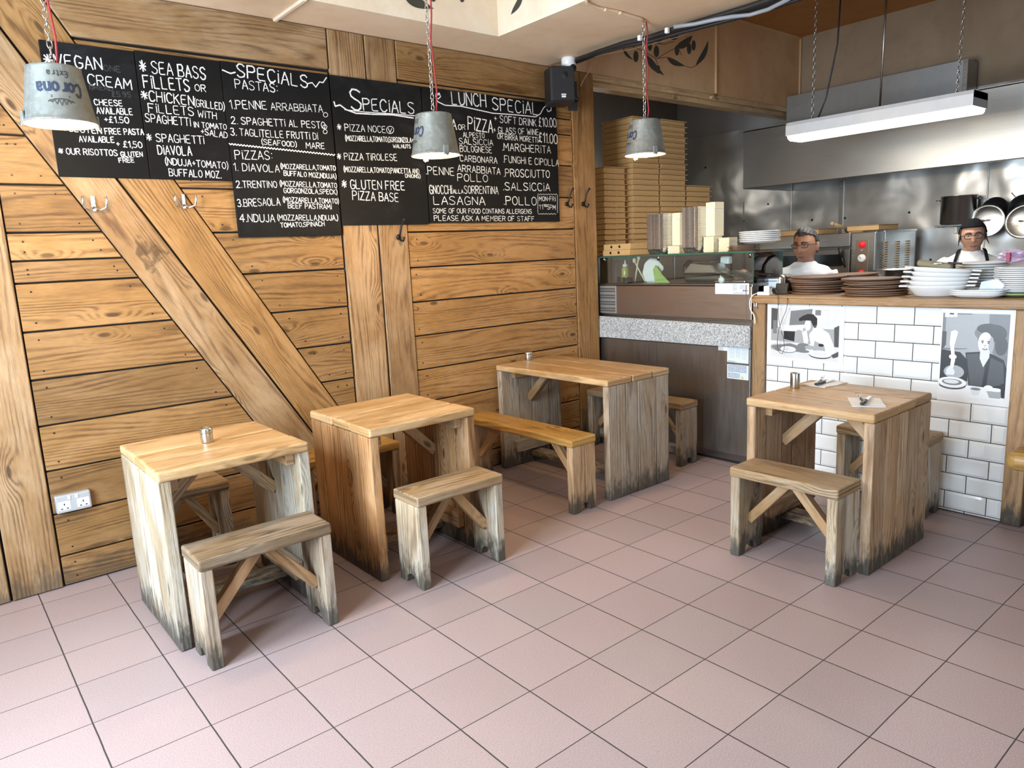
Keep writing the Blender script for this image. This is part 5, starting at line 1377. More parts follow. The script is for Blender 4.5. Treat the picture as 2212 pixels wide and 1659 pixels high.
# ------------------------------------------------------------------ white tiled counter
CX = 3.97
t = thing('bar_counter', 'white-tiled serving counter with a timber top and posts', 'counter', (CX, -2.32, 0))
oy = 2.32
b = MB(); b.box((.325, -2.36 + oy, 1.147), (.71, 1.66, .050), bev=.008, grain=1, tint=.5); b.build('worktop', M['counter_wood'], t)
for ya, yb in ((-1.532, -1.622), (-3.0, -3.092)):
    b = MB(); b.box((.03, (ya + yb) / 2 + oy, .561), (.09, ya - yb, 1.121), bev=.008, grain=2); b.build('post', M['counter_wood'], t)
b = MB(); b.box((.292, -2.36 + oy, .56), (.565, 1.45, 1.12)); cb = b.build('carcass', M['grout'], t)
b = MB()
TW, TH = .2035, .1005
for r_ in range(12):
    z1 = 1.121 - TH * r_; z0 = max(z1 - TH, .003)
    yo = -2.3165 + (TW / 2 if r_ % 2 else 0)
    for k in range(-5, 6):
        ya, yb = yo + k * TW, yo + (k - 1) * TW
        ya, yb = min(ya, -1.624), max(yb, -2.998)
        if ya - yb < .012 or z1 - z0 < .012: continue
        ya -= .0022; yb += .0022; q0 = z0 + .0022; q1 = z1 - .0022
        e = .013 if min(ya - yb, q1 - q0) > .04 else .004
        A = [(.012, ya + oy, q0), (.012, yb + oy, q0), (.012, yb + oy, q1), (.012, ya + oy, q1)]
        B = [(.0078, ya + oy, q0), (.0078, yb + oy, q0), (.0078, yb + oy, q1), (.0078, ya + oy, q1)]
        Cc = [(.003, ya - e + oy, q0 + e), (.003, yb + e + oy, q0 + e), (.003, yb + e + oy, q1 - e), (.003, ya - e + oy, q1 - e)]
        F = [[8, 9, 10, 11]] + [[i, (i + 1) % 4, 4 + (i + 1) % 4, 4 + i] for i in range(4)] + [[4 + i, 4 + (i + 1) % 4, 8 + (i + 1) % 4, 8 + i] for i in range(4)]
        b.add(A + B + Cc, F)
b.build('tiled_front', M['tile'], t)
cw = thing('door_bolt', 'small chrome bolt on the left end of the counter top', 'bolt', (3.948, -1.560, 1.10))
b = MB(); b.box((0, 0, .012), (.008, .016, .050), bev=.002); b.tube([(-.006, .004, .03), (-.02, .0, .03), (-.02, 0, .005), (-.012, -.012, -.008)], .0045, 8); b.build('hasp', M['chrome'], cw)

# black and white photographs stuck on the tiles
def poster(label, ya, yb, z0, z1, img, shapes, X=CX + .0012):
    W_, H_ = ya - yb, z1 - z0
    t_ = thing('poster', label, 'poster', (X, (ya + yb) / 2, z0))
    b_ = MB(); b_.box((0, 0, H_ / 2), (.0024, W_, H_)); b_.build('paper_sheet', M['paper'], t_)
    u0, v0, u1, v1 = img
    k = [0]
    def pt(u, v):
        return (-.0016 - k[0] * 2.2e-5, W_ / 2 - W_ * (u0 + (u1 - u0) * u), H_ * (1 - (v0 + (v1 - v0) * v)))
    b_ = MB(); mats = ['p0', 'p1', 'p2', 'p3', 'p4', 'p5']
    for mi, P in shapes:
        k[0] += 1
        b_.add([pt(min(1, max(0, u)), min(1, max(0, v))) for u, v in P], [list(range(len(P)))], None, .5, mi)
    b_.build('printed_picture', [M[q] for q in mats], t_, False)
def ell(cx, cy, rx, ry, n=20, a0=0, a1=360): return [(cx + rx * math.cos(math.radians(a0 + (a1 - a0) * i / n)), cy + ry * math.sin(math.radians(a0 + (a1 - a0) * i / n))) for i in range(n + (1 if a1 - a0 < 360 else 0))]
poster('black and white photograph of a diner in a dark cap, left on the tiles', -1.632, -2.135, .765, 1.112, (.055, .05, .94, .955), [
    (1, [(0, 0), (1, 0), (1, 1), (0, 1)]), (5, [(.1, 0), (1, 0), (1, .38), (.1, .38)]), (2, [(.30, .05), (.62, .0), (.60, .30), (.28, .34)]), (3, [(0, .0), (.10, .02), (.10, .40), (0, .44)]), (2, [(.66, .02), (.74, .02), (.74, .12), (.66, .12)]),
    (0, [(.12, .34), (.50, .34), (.48, .44), (.14, .46)]), (4, [(.20, .46), (.37, .46), (.36, .66), (.2, .62)]), (2, [(.03, .25), (.09, .25), (.09, .52), (.03, .52)]), (3, [(.93, .35), (1, .30), (1, .75), (.94, .75)]),
    (5, [(0, .66), (1, .72), (1, 1), (0, 1)]), (1, ell(.12, .80, .14, .07)), (2, [(0, .78), (.3, .70), (.55, .78), (.5, .86), (.1, .88)]),
    (0, [(.62, .37), (.74, .36), (.86, .46), (.93, .68), (.95, .84), (.62, .83), (.60, .66), (.58, .52)]), (1, [(.66, .62), (.80, .70), (.82, .82), (.64, .82)]), (4, ell(.755, .70, .04, .03)),
    (1, ell(.575, .33, .065, .14)), (0, ell(.555, .32, .045, .11)), (3, ell(.66, .30, .028, .07)), (4, [(.42, .20), (.48, .14), (.55, .10), (.63, .10), (.69, .18), (.69, .30), (.63, .33), (.60, .23), (.50, .23), (.43, .25)]),
    (1, ell(.43, .50, .055, .08)), (0, [(.47, .46), (.54, .42), (.57, .62), (.55, .74), (.51, .72), (.49, .56)]), (2, ell(.50, .73, .09, .05)), (1, ell(.60, .76, .08, .04)),
    (2, ell(.27, .835, .125, .066)), (0, ell(.27, .825, .12, .060)), (5, ell(.27, .825, .085, .038)), (2, ell(.50, .845, .09, .03)), (3, ell(.745, .895, .165, .075)), (0, ell(.745, .875, .165, .070)), (5, ell(.745, .875, .11, .045)), (3, [(.90, .88), (1, .80), (1, .90), (.93, .94)])])
poster('tall black and white photograph of a diner lifting spaghetti, right on the tiles', -2.660, -2.998, .620, 1.118, (.02, .045, .935, .945), [
    (1, [(0, 0), (1, 0), (1, 1), (0, 1)]), (2, [(0, 0), (.45, 0), (.40, .42), (0, .45)]), (1, [(.05, .02), (.70, .01), (.70, .40), (.05, .42)]), (2, [(.70, 0), (1, 0), (1, .62), (.72, .40)]), (0, [(.03, .0), (.22, .0), (.22, .045), (.03, .05)]), (3, [(.10, .0), (.17, .0), (.17, .02), (.1, .02)]),
    (4, [(0, .44), (.30, .46), (.42, .55), (.44, .80), (.0, .80)]), (1, ell(.22, .70, .16, .08)),
    (4, [(.38, .46), (.60, .44), (.78, .46), (.95, .52), (1, .62), (1, .88), (.46, .86), (.42, .66)]), (3, [(.40, .48), (.60, .46), (.70, .52), (.66, .84), (.48, .86), (.44, .66)]), (3, [(.76, .50), (.95, .56), (.98, .80), (.72, .86)]),
    (2, ell(.745, .27, .20, .145)), (3, ell(.80, .22, .17, .10)), (3, ell(.90, .36, .09, .11)), (2, ell(.60, .22, .10, .07)), (3, ell(.70, .17, .17, .06)),
    (0, ell(.665, .335, .105, .125)), (1, ell(.755, .36, .04, .10)), (5, [(.60, .42), (.74, .42), (.74, .50), (.66, .62), (.60, .52)]),
    (3, ell(.625, .315, .022, .008)), (3, ell(.715, .318, .022, .008)), (4, ell(.627, .333, .014, .007)), (4, ell(.712, .336, .014, .007)), (2, [(.665, .35), (.680, .372), (.655, .374)]), (3, ell(.668, .405, .040, .014)), (0, ell(.668, .402, .028, .006)),
    (3, [(0, .22), (.07, .22), (.07, .38), (0, .46)]), (0, ell(.19, .52, .06, .03)), (0, [(.14, .22), (.20, .20), (.25, .22), (.20, .40), (.23, .56), (.19, .72), (.15, .70), (.17, .52), (.13, .36)]), (5, [(.10, .68), (.17, .62), (.24, .70), (.22, .74), (.1, .74)]),
    (0, [(0, .84), (1, .86), (1, 1), (0, 1)]), (3, ell(.20, .855, .225, .060)), (0, ell(.20, .830, .225, .066)), (2, ell(.20, .825, .16, .038)), (5, ell(.19, .82, .12, .026)), (1, ell(.57, .885, .085, .022)), (5, [(.49, .885), (.65, .885), (.62, .955), (.52, .955)]), (2, ell(.57, .885, .07, .014)),
    (1, [(.72, .87), (.98, .86), (.94, .97), (.78, .97)]), (0, ell(.85, .872, .125, .022)), (0, ell(.76, .86, .07, .035)), (4, [(.93, .80), (1, .78), (1, .96), (.95, .96)])])

# on the counter top
ZC = 1.1725
def pos_on(px, X): return on_plane(0, X, px, 620).y
def board_stack(label, px, X, n, r, h, grp, seed):
    disc_stack('pizza_board', 'board', label, X, pos_on(px, X), ZC, n, r, h, 'board_wood', grp, seed, .022, False, 'brown wooden board', .014)
board_stack('the left stack on the counter', 1762, 4.30, 8, .170, .0138, 'pizza boards in the left stack', 5)
board_stack('the middle, rearmost stack on the counter', 1834, 4.56, 8, .165, .0138, 'pizza boards in the middle stack', 6)
board_stack('the right stack on the counter', 1888, 4.18, 8, .170, .0130, 'pizza boards in the right stack', 7)
def gratin(n, cx, cy, rz):
    p = thing('gratin_dish', 'x', 'dish', (cx, cy, ZC), rz, 'white oval gratin dishes')
    b_ = MB(); L, W_ = .150, .095
    b_.lathe([(0, 0), (.62, 0), (.70, .004), (.93, .046), (1.0, .056), (.985, .062), (.90, .052), (.66, .012), (0, .008)], 44, Matrix.Diagonal((L, W_, 1, 1)))
    b_.build('bowl', M['porcelain'], p)
    for s in (-1, 1):
        b_ = MB(); b_.box((s * (L + .012), 0, .058), (.045, .075, .011), bev=.005, seg=3); b_.build('handle', M['porcelain'], p)
    for k in range(n):
        o = p if k == 0 else copy_tree(p)
        o.location = (cx + .004 * k, cy - .003 * k, ZC + .0225 * k); o.rotation_euler = (.0 + .012 * k, -.022 * k, rz + .03 * k)
        o['label'] = 'white oval gratin dish, %s of the stack beside the boards' % ordinal(n - 1 - k, n)
gy = (pos_on(1968, 4.12) + pos_on(2082, 4.12)) / 2
gratin(5, 4.12, gy, PI / 2 + .25)
simple('cleaning_cloth', 'olive-grey folded cloth lying in the top gratin dish', 'cloth', (4.10, gy + .0, ZC + .160), [('fold', 'sponge', lambda b: b.box((0, .01, .012), (.07, .17, .034), Matrix.Rotation(.16, 4, 'X'), bev=.014, seg=4))], .2)
simple('slotted_spoon', 'dark-handled spoon across the top gratin dish', 'spoon', (4.08, gy - .045, ZC + .172), [('handle', 'black', lambda b: b.bar((0, -.02, .012), (0, -.085, .004), .028, .008, bev=.003)), ('bowl', 'steel', lambda b: b.ball((0, .05, .006), (.022, .05, .006)))])
py_ = (pos_on(2074, 4.34) + pos_on(2158, 4.34)) / 2
disc_stack('dinner_plate', 'plate', 'the tall stack in front of the woman', 4.39, py_, ZC + .0302, 9, .134, .0148, 'porcelain', 'white plates in front of the woman', 8, .004, True, 'white dinner plate')
def sq_plate(cx, cy, n):
    p = thing('square_plate', 'x', 'plate', (cx, cy, ZC), 0, 'white square plates')
    def rg(k, z): return [Vector((k * (abs(math.cos(a)) ** .45) * (1 if math.cos(a) > 0 else -1), k * (abs(math.sin(a)) ** .45) * (1 if math.sin(a) > 0 else -1), z)) for a in [2 * PI * (i + .5) / 32 for i in range(32)]]
    b_ = MB(); b_.loft([rg(.085, 0), rg(.092, .002), rg(.128, .018), rg(.130, .022), rg(.124, .022), rg(.088, .006), rg(.01, .006)]); b_.build('dish', M['porcelain'], p)
    for k in range(n):
        o = p if k == 0 else copy_tree(p); o.location = (cx, cy, ZC + .011 * k); o.rotation_euler = (0, 0, .06 * k)
        o['label'] = 'white square plate, %s of three before the tall plate stack' % ('lowest', 'middle one', 'upper one')[k]
sq_plate(4.10, (pos_on(2072, 4.08) + pos_on(2155, 4.08)) / 2 - .01, 3)
ry_ = pos_on(2200, 4.16)
disc_stack('side_plate', 'plate', 'the stack at the right edge', 4.18, ry_, ZC + .017, 12, .118, .0105, 'porcelain', 'white plates at the right edge', 9, .002, True, 'white side plate')
disc_stack('green_plate', 'plate', 'the right-hand plate stack', 4.18, ry_, ZC, 1, .122, .0105, 'green_plate', None, 9, 0, True, 'pale green plate under all the others')
bpy.data.objects['green_plate']['label'] = 'pale green plate under the right-hand stack of white plates'
simple('purple_bag', 'crumpled purple see-through packet on top of the right-hand plates', 'bag', (4.24, ry_ + .025, ZC + .172), [('film', 'purple', lambda b: crumple(b, (.07, .088, .034), 5)), ('red_label', 'red_print', lambda b: b.box((-.062, .035, .03), (.01, .018, .05), bev=.003))])
simple('cutlery_packet', 'clear wrapped packet leaning on the plates in front of the woman', 'packet', (4.075, (pos_on(2130, 4.1) + pos_on(2160, 4.1)) / 2, ZC + .037), [('wrap', 'film_white', lambda b: b.prism([(-.055, 0), (.055, .0), (.065, .030), (.03, .062), (-.045, .045)], .012, frame((0, 0, 0), (0, -1, 0), (0, 0, 1), (-1, 0, 0)), 0, .004))])
simple('mixing_bowl', 'wide steel mixing bowl behind the pizza boards', 'bowl', (4.80, pos_on(1932, 4.80), 1.195), [('bowl', 'steel', lambda b: b.lathe([(0, 0), (.06, 0), (.105, .03), (.132, .098), (.138, .100), (.129, .098), (.10, .034), (0, .008)], 40))])
simple('sauce_pan', 'small dull steel pan behind the gratin dishes', 'pan', (4.92, pos_on(2004, 4.92), 1.195), [('body', 'steel_dark', lambda b: b.lathe([(0, 0), (.055, 0), (.06, .105), (.057, .105), (.052, .006), (0, .006)], 28)), ('handle', 'steel', lambda b: b.bar((-.05, .02, .09), (-.10, .06, .115), .018, .006, bev=.002))])
t = thing('work_table', 'steel work table behind the tiled counter', 'table', (4.86, -2.20, 0))
b = MB(); b.box((0, .02, 1.182), (.34, 1.0, .024), bev=.004); b.build('table_top', M['steel_dark'], t)
for sx in (-.14, .14):
    for sy in (-.45, .48):
        b = MB(); b.box((sx, sy, .585), (.04, .04, 1.17)); b.build('leg', M['steel'], t)
# card reader, charger and power strip at the left end
sy = pos_on(1677, 4.20)
simple('steel_dispenser', 'rounded steel dispenser at the left end of the counter', 'dispenser', (4.26, sy + .005, ZC),
       [('body', 'steel', lambda b: b.box((0, 0, .060), (.16, .125, .120), bev=.028, seg=4)), ('front_plate', 'sticker', lambda b: b.box((-.0815, .012, .065), (.004, .085, .06), bev=.002)), ('slot', 'black', lambda b: b.box((-.0842, .012, .080), (.003, .070, .004))), ('side_plate', 'steel_brown', lambda b: b.prism([(-.06, .0), (.06, 0), (.06, .04), (-.06, .12)], .005, frame((-.0, -.067, .0), (1, 0, 0), (0, 0, 1), (0, 1, 0)), 0))])
simple('card_reader', 'black tablet-like card reader leaning beside the power strip', 'card reader', (4.085, pos_on(1683, 4.06), ZC), [('body', 'black', lambda b: b.box((0, 0, .036), (.016, .085, .072), Matrix.Rotation(.25, 4, 'Y'), bev=.004))])
simple('power_strip', 'white power strip on the left corner of the counter top', 'power strip', (3.995, pos_on(1648, 3.99), ZC), [('body', 'white_plastic', lambda b: b.box((0, -.012, .011), (.045, .088, .022), bev=.004))])
simple('charger', 'white square charger plugged into the power strip', 'charger', (4.0, pos_on(1657, 3.99), ZC + .0222), [('body', 'white_plastic', lambda b: b.box((0, 0, .019), (.040, .040, .038), bev=.005))])
def wire(name, label, pts, r, mat):
    t_ = thing(name, label, 'cable'); b_ = MB(); b_.tube(pts, r, 6); b_.build('wire', M[mat], t_)
def smooth(pts, n=6):
    P = [Vector(p) for p in pts]; out = []
    for i in range(len(P) - 1):
        p0, p1, p2, p3 = P[max(i - 1, 0)], P[i], P[i + 1], P[min(i + 2, len(P) - 1)]
        for k in range(n):
            u = k / n; out.append(.5 * ((2 * p1) + (-p0 + p2) * u + (2 * p0 - 5 * p1 + 4 * p2 - p3) * u * u + (-p0 + 3 * p1 - 3 * p2 + p3) * u ** 3))
    return out + [P[-1]]
wire('charging_cable', 'thin black charging cable looping down over the left photograph', smooth([(4.0, pos_on(1662, 4.0), ZC + .045), (3.97, pos_on(1672, 3.97), ZC + .05)] + [tuple(on_plane(0, 3.93, x, y)) for x, y in ((1680, 640), (1681, 672), (1684, 700), (1692, 730), (1694, 752), (1688, 764), (1680, 752), (1681, 720), (1690, 690), (1699, 668), (1701, 646))] + [(4.05, pos_on(1700, 4.05), ZC + .02)]), .0017, 'black')
wire('mains_cable', 'white mains cable curling down from the power strip beside the left counter post', smooth([(3.995, pos_on(1636, 3.99) + .0, ZC + .012)] + [tuple(on_plane(0, 3.925, x, y)) for x, y in ((1626, 638), (1620, 650), (1621, 668), (1629, 682), (1631, 700))]), .004, 'white_plastic')
# ------------------------------------------------------------------ the two cooks (local frame: facing +y, right hand at +x, feet on the floor)
def ga(v, s): return math.exp(-(v / s) ** 2)
def head_pt(d, k=1.0):
    x, y, z = d
    p = Vector((.077 * x, .097 * y, .119 * z))
    if z < -.05:
        t = (-.05 - z) / .95
        p.x *= 1 - .26 * t ** 1.3
        p.y *= (1 - .04 * t) if y > 0 else (1 - .34 * t)
    if y > 0: p.y *= .955
    elif z > -.1: p.y *= 1.07
    if y > .15:
        f = min(1, (y - .15) / .3); X, Z = abs(p.x), p.z; a = 0.0
        nz = max(0, min(1, (.020 - Z) / .056))
        if Z > -.052: a += (.003 + .021 * nz ** 1.2) * ga(p.x, .0105 + .008 * nz) * (1 if Z > -.038 else max(0, (Z + .052) / .014))
        a += .006 * ga(Z - .030, .011) * (1 if X < .045 else ga(X - .045, .012))
        a -= .011 * ga(X - .031, .014) * ga(Z - .008, .012)
        a += .005 * ga(X - .043, .018) * ga(Z + .028, .020)
        a += .006 * ga(p.x, .024) * (ga(Z + .0605, .006) + ga(Z + .0735, .006)) - .002 * ga(p.x, .024) * ga(Z + .067, .0025)
        a -= .004 * ga(p.x, .03) * ga(Z + .086, .007)
        a += .007 * ga(p.x, .020) * ga(Z + .103, .013)
        p.y += a * f
    return p * k
def surf(x, z, off=0.0):
    zz = max(-.98, min(.98, z / .119)); xx = x / .077
    if zz < -.05: xx /= max(.3, 1 - .26 * ((-.05 - zz) / .95) ** 1.3)
    yy = math.sqrt(max(.02, 1 - xx * xx - zz * zz))
    q = head_pt((xx, yy, zz))
    return Vector((x, q.y + off, z))
def sphere_dirs(nu=56, nv=40):
    out = []
    for j in range(nv + 1):
        th = PI * j / nv
        out.append([(math.sin(th) * math.sin(2 * PI * i / nu), math.sin(th) * math.cos(2 * PI * i / nu), math.cos(th)) for i in range(nu)])
    return out
def head_mesh(mb, Mx, k=1.0, keep=None, off=0.0, nz=0.0, seed=0, shape=None):
    D = sphere_dirs(); nu = len(D[0]); rnd = random.Random(seed)
    V, F, idx = [], [], {}
    for j, row in enumerate(D):
        for i, d in enumerate(row):
            p = head_pt(d)
            if off or nz:
                n = Vector((d[0] / .077, d[1] / .1, d[2] / .119)).normalized()
                p = p + n * (off + (nz * (math.sin(d[0] * 23 + seed) * math.sin(d[2] * 19 + d[1] * 9) + rnd.uniform(-.5, .5)) if nz else 0))
            if shape: p = shape(p, d)
            V.append(Mx @ (p * k))
    for j in range(len(D) - 1):
        for i in range(nu):
            i2 = (i + 1) % nu
            if keep and not all(keep(D[a][b]) for a, b in ((j, i), (j, i2), (j + 1, i), (j + 1, i2))): continue
            F.append([j * nu + i, j * nu + i2, (j + 1) * nu + i2, (j + 1) * nu + i])
    mb.add(V, F, None, .5, 0, True)
def ring(c, rx, ry, n=24, tilt=None, pw=1.0):
    P = []
    for k in range(n):
        a = 2 * PI * k / n; ca, sa = math.cos(a), math.sin(a)
        v = Vector((rx * (abs(ca) ** pw) * (1 if ca > 0 else -1), ry * (abs(sa) ** pw) * (1 if sa > 0 else -1), 0))
        if tilt: v = tilt @ v
        P.append(Vector(c) + v)
    return P
def hand(mb, wrist, dirv, palm_n, side, curl=.5, s=1.0):
    """palm, four unequal fingers and a thumb; side=+1 for a right hand"""
    d = Vector(dirv).normalized(); n = Vector(palm_n); n = (n - d * n.dot(d)).normalized(); r = d.cross(n) * side
    w = Vector(wrist)
    mb.tube([w - d * .01, w + d * .03 * s, w + d * .085 * s], [.026 * s, .030 * s, .027 * s], 12)
    mb.tube([w + d * .03 * s + r * .017, w + d * .083 * s + r * .020], [.019 * s, .017 * s], 10); mb.tube([w + d * .03 * s - r * .017, w + d * .083 * s - r * .020], [.019 * s, .017 * s], 10)
    for k, L in enumerate((.072, .082, .076, .060)):
        b = w + d * .080 * s + r * (.030 - .020 * k) * s
        q = [b]; ang = curl * .35; dd = d.copy()
        for seg, fr in enumerate((.45, .32, .23)):
            ang += curl * (.45 + .08 * k * .3)
            dd = (d * math.cos(ang) + n * math.sin(ang)); q.append(q[-1] + dd * L * fr * s)
        mb.tube(q, [.0095 * s, .0090 * s, .0082 * s, .0065 * s], 10)
    b = w + d * .022 * s + r * .024 * s
    mb.tube([b, b + (d * .55 + r * .75 + n * .25).normalized() * .036 * s, b + (d * .75 + r * .60 + n * .45).normalized() * .066 * s], [.0125 * s, .0105 * s, .0075 * s], 10)
def remesh(o, vox, smooth=6):
    m_ = o.modifiers.new('skin', 'REMESH'); m_.mode = 'VOXEL'; m_.voxel_size = vox; m_.use_smooth_shade = True
    if smooth:
        s_ = o.modifiers.new('soft', 'SMOOTH'); s_.factor = .5; s_.iterations = smooth
    return o
def limb(mb, pts, rad, seg=16):
    P = [Vector(p) for p in pts]; Q, R = [], []
    for i in range(len(P) - 1):
        for k in range(5): Q.append(P[i].lerp(P[i + 1], k / 5)); R.append(rad[i] + (rad[i + 1] - rad[i]) * k / 5)
    mb.tube(Q + [P[-1]], R + [rad[-1]], seg)
def person(label, x, y, face_dir, eyez, arms, head_rot, hs=1.0, skin='skin', w=1.0):
    """eyez: height of the head's centre; arms: [(shoulder, elbow, wrist, hand_dir, palm_n, side)]"""
    phi = math.atan2(face_dir[1], face_dir[0])
    b = MB(); H = Matrix.Translation((0, .03, eyez)) @ head_rot
    head_mesh(b, H, hs)
    for s in (-1, 1):
        e = Matrix.Translation((s * .080, -.012, -.004)) @ Matrix.Rotation(s * -.35, 4, 'Z') @ Matrix.Rotation(-.12, 4, 'X')
        b.ball((0, 0, 0), (.0085, .021, .034), H @ Matrix.Scale(hs, 4) @ e, 14)
        b.ball((s * .005, -.012, .004), (.007, .012, .024), H @ Matrix.Scale(hs, 4) @ e, 10)
    nz = eyez - .115 * hs                               # chin height
    nb = H @ Vector((0, -.018, -.06))
    zs = nz - NECK                                       # shoulder line
    b.loft([ring(nb, .050 * w, .056), ring((0, -.004, nz - .004), .056 * w, .058), ring((0, -.008, nz - NECK * .66), .062 * w, .060), ring((0, -.012, zs - .01), .11 * w, .075), ring((0, -.01, zs - .06), .165 * w, .095), ring((0, -.005, zs - .22), .158 * w, .105), ring((0, 0, zs - .40), .140 * w, .100), ring((0, 0, zs - .52), .160 * w, .110), ring((0, 0, zs - .60), .150 * w, .105)])
    for sh, el, wr, hd, pn, side in arms:
        limb(b, [sh, el, wr], [.050 * w, .040, .027]); hand(b, wr, hd, pn, side)
    hip = zs - .56
    for s in (-1, 1): limb(b, [(s * .085, 0, hip), (s * .095, .02, hip * .53), (s * .10, -.01, .07)], [.080, .055, .038])
    for s in (-1, 1): b.loft([ring((s * .10, .05, .001), .042, .12), ring((s * .10, .05, .035), .042, .12), ring((s * .10, .0, .09), .036, .05)])
    o = b.build('person', M[skin])
    remesh(o, .0042, 3)
    o.location = (x, y, 0); o.rotation_euler = (0, 0, phi - PI / 2)
    tag(o, label, 'person')
    o['kind'] = 'thing'
    # clothes
    c = MB()
    c.loft([ring((0, -.004, zs + .052), .066 * w, .066), ring((0, -.008, zs + .030), .092 * w, .080), ring((0, -.010, zs + .005), .150 * w, .098), ring((0, -.008, zs - .035), .186 * w, .112), ring((0, -.004, zs - .10), .190 * w, .122), ring((0, 0, zs - .24), .182 * w, .128), ring((0, 0, zs - .42), .172 * w, .125), ring((0, 0, zs - .60), .185 * w, .130)])
    for sh, el, wr, hd, pn, side in arms:
        S, E = Vector(sh), Vector(el)
        limb(c, [S.lerp(E, -.12), S.lerp(E, .45), S.lerp(E, .92)], [.064 * w, .062 * w, .056])
    t_ = c.build('t_shirt', M['tshirt'], o)
    remesh(t_, .007, 5)
    dt = bpy.data.textures.get('cloth_folds') or bpy.data.textures.new('cloth_folds', 'CLOUDS')
    dt.noise_scale = .085
    dm = t_.modifiers.new('folds', 'DISPLACE'); dm.texture = dt; dm.strength = .016; dm.mid_level = .55
    c = MB()
    c.loft([ring((0, 0, hip + .05), .175 * w, .125), ring((0, 0, hip - .06), .172 * w, .13)])
    for s in (-1, 1): limb(c, [(s * .085, 0, hip), (s * .095, .02, hip * .53), (s * .10, -.01, .06)], [.098, .076, .066])
    remesh(c.build('trousers', M['trousers'], o), .012, 4)
    # face
    K = H @ Matrix.Scale(hs, 4)
    for s in (-1, 1):
        f = MB(); q = surf(s * .031, .008); f.ball(q + Vector((0, -.0025, 0)), (.0125, .008, .0062), K, 14); e_ = f.build('eye', M['eye_white'], o)
        f = MB(); f.ball(q + Vector((.0, .0035, -.0005)), (.0050, .0028, .0050), K, 12); f.build('iris', M['hair_black'], e_)
        f = MB(); f.tube([K @ (surf(s * (.031 + dx), .0125 + dz, .0035)) for dx, dz in ((-.014, -.004), (-.006, .0), (.004, .0005), (.015, -.004))], .0024, 6); f.build('eyelid', M[skin], o)
    f = MB(); f.tube([K @ surf(dx, -.067 + dz, .0006) for dx, dz in ((-.023, -.0035), (-.012, .001), (0, -.0005), (.012, .001), (.023, -.0035))], [.0012, .0038, .0042, .0038, .0012], 8)
    f.tube([K @ surf(dx, -.0735 + dz, .0) for dx, dz in ((-.019, .003), (-.010, -.001), (0, -.002), (.010, -.001), (.019, .003))], [.0012, .0038, .0045, .0038, .0012], 8); f.build('mouth', M['lip'], o)
    return o, K, zs
def brow(o, K, mat, z=.028, r=.0042):
    for s in (-1, 1):
        f = MB(); f.tube([K @ surf(s * dx, z + dz, .0015) for dx, dz in ((.012, -.002), (.024, .003), (.036, .003), (.050, -.004))], [r * .8, r, r * .9, r * .4], 8); f.build('eyebrow', M[mat], o)
def glasses(o, K, mat, w=.0235, h=.0155, cx=.032, cz=.006, r=.0019):
    c = MB()
    for s in (-1, 1):
        y_ = max(surf(s * .02, cz).y, surf(s * .045, cz).y) + .012
        q = []
        for k in range(20):
            a = 2 * PI * k / 20; ca, sa = math.cos(a), math.sin(a)
            q.append(K @ Vector((s * cx + w * (abs(ca) ** .6) * (1 if ca > 0 else -1), y_ - .006 * abs(ca), cz + h * (abs(sa) ** .7) * (1 if sa > 0 else -1))))
        c.tube(q, r, 6, closed=True)
        c.tube([K @ Vector((s * (cx + w), y_ - .006, cz + .006)), K @ Vector((s * .076, .06, cz + .007)), K @ Vector((s * .084, -.005, cz + .006))], r * .9, 6)
    y_ = surf(.0, .012).y + .010
    c.tube([K @ Vector((-.010, y_, cz + .004)), K @ Vector((0, y_ + .003, cz + .006)), K @ Vector((.010, y_, cz + .004))], r, 6)
    return c.build('glasses', M[mat], o)

# man behind the prep counter, head turned to the left of the photo
mp = C0 + ray(1740, 531) * 5.36
fd = (C0 - mp); fd.z = 0; fd.normalize()
zc = mp.z
NECK = .042; nzm = zc - .115 * 1.07 - NECK
man, K, zs = person('man with short grey hair and glasses in a white t-shirt behind the prep counter', mp.x, mp.y, (fd.x, fd.y), zc,
    [((.165, -.005, nzm - .058), (.36, .12, nzm - .085), (.41, .36, nzm - .005), (.15, 1, -.10), (0, 0, -1), 1),
     ((-.168, -.005, nzm - .062), (-.255, .02, nzm - .28), (-.13, .24, nzm - .30), (.4, 1, -.1), (0, 0, -1), -1)],
    Matrix.Rotation(-.42, 4, 'Z') @ Matrix.Rotation(-.06, 4, 'X'), 1.07, 'skin', 1.06)
brow(man, K, 'hair_black', .028, .0044)
glasses(man, K, 'black', .0225, .0125, r=.0027)
def hair_keep(d):
    x, y, z = d
    if y > .15: return z > .62 - .10 * (1 - min(1, abs(x) * 2.2)) + (.0 if abs(x) < .55 else -.35 * (abs(x) - .55))
    if y > -.12: return z > .12 and not (abs(x) > .8 and z < .2)
    return z > -.45
f = MB(); head_mesh(f, K, 1.0, hair_keep, .009, .0032, 3); h_ = f.build('hair', M['hair_grey'], man)
sl = h_.modifiers.new('thick', 'SOLIDIFY'); sl.thickness = .010; sl.offset = -1
f = MB(); head_mesh(f, K, 1.0, lambda d: d[1] > .2 and d[2] > .66 and abs(d[0]) < .40, .0125, .003, 5); q_ = f.build('fringe', M['hair_black'], man)
sl = q_.modifiers.new('thick', 'SOLIDIFY'); sl.thickness = .010; sl.offset = -1

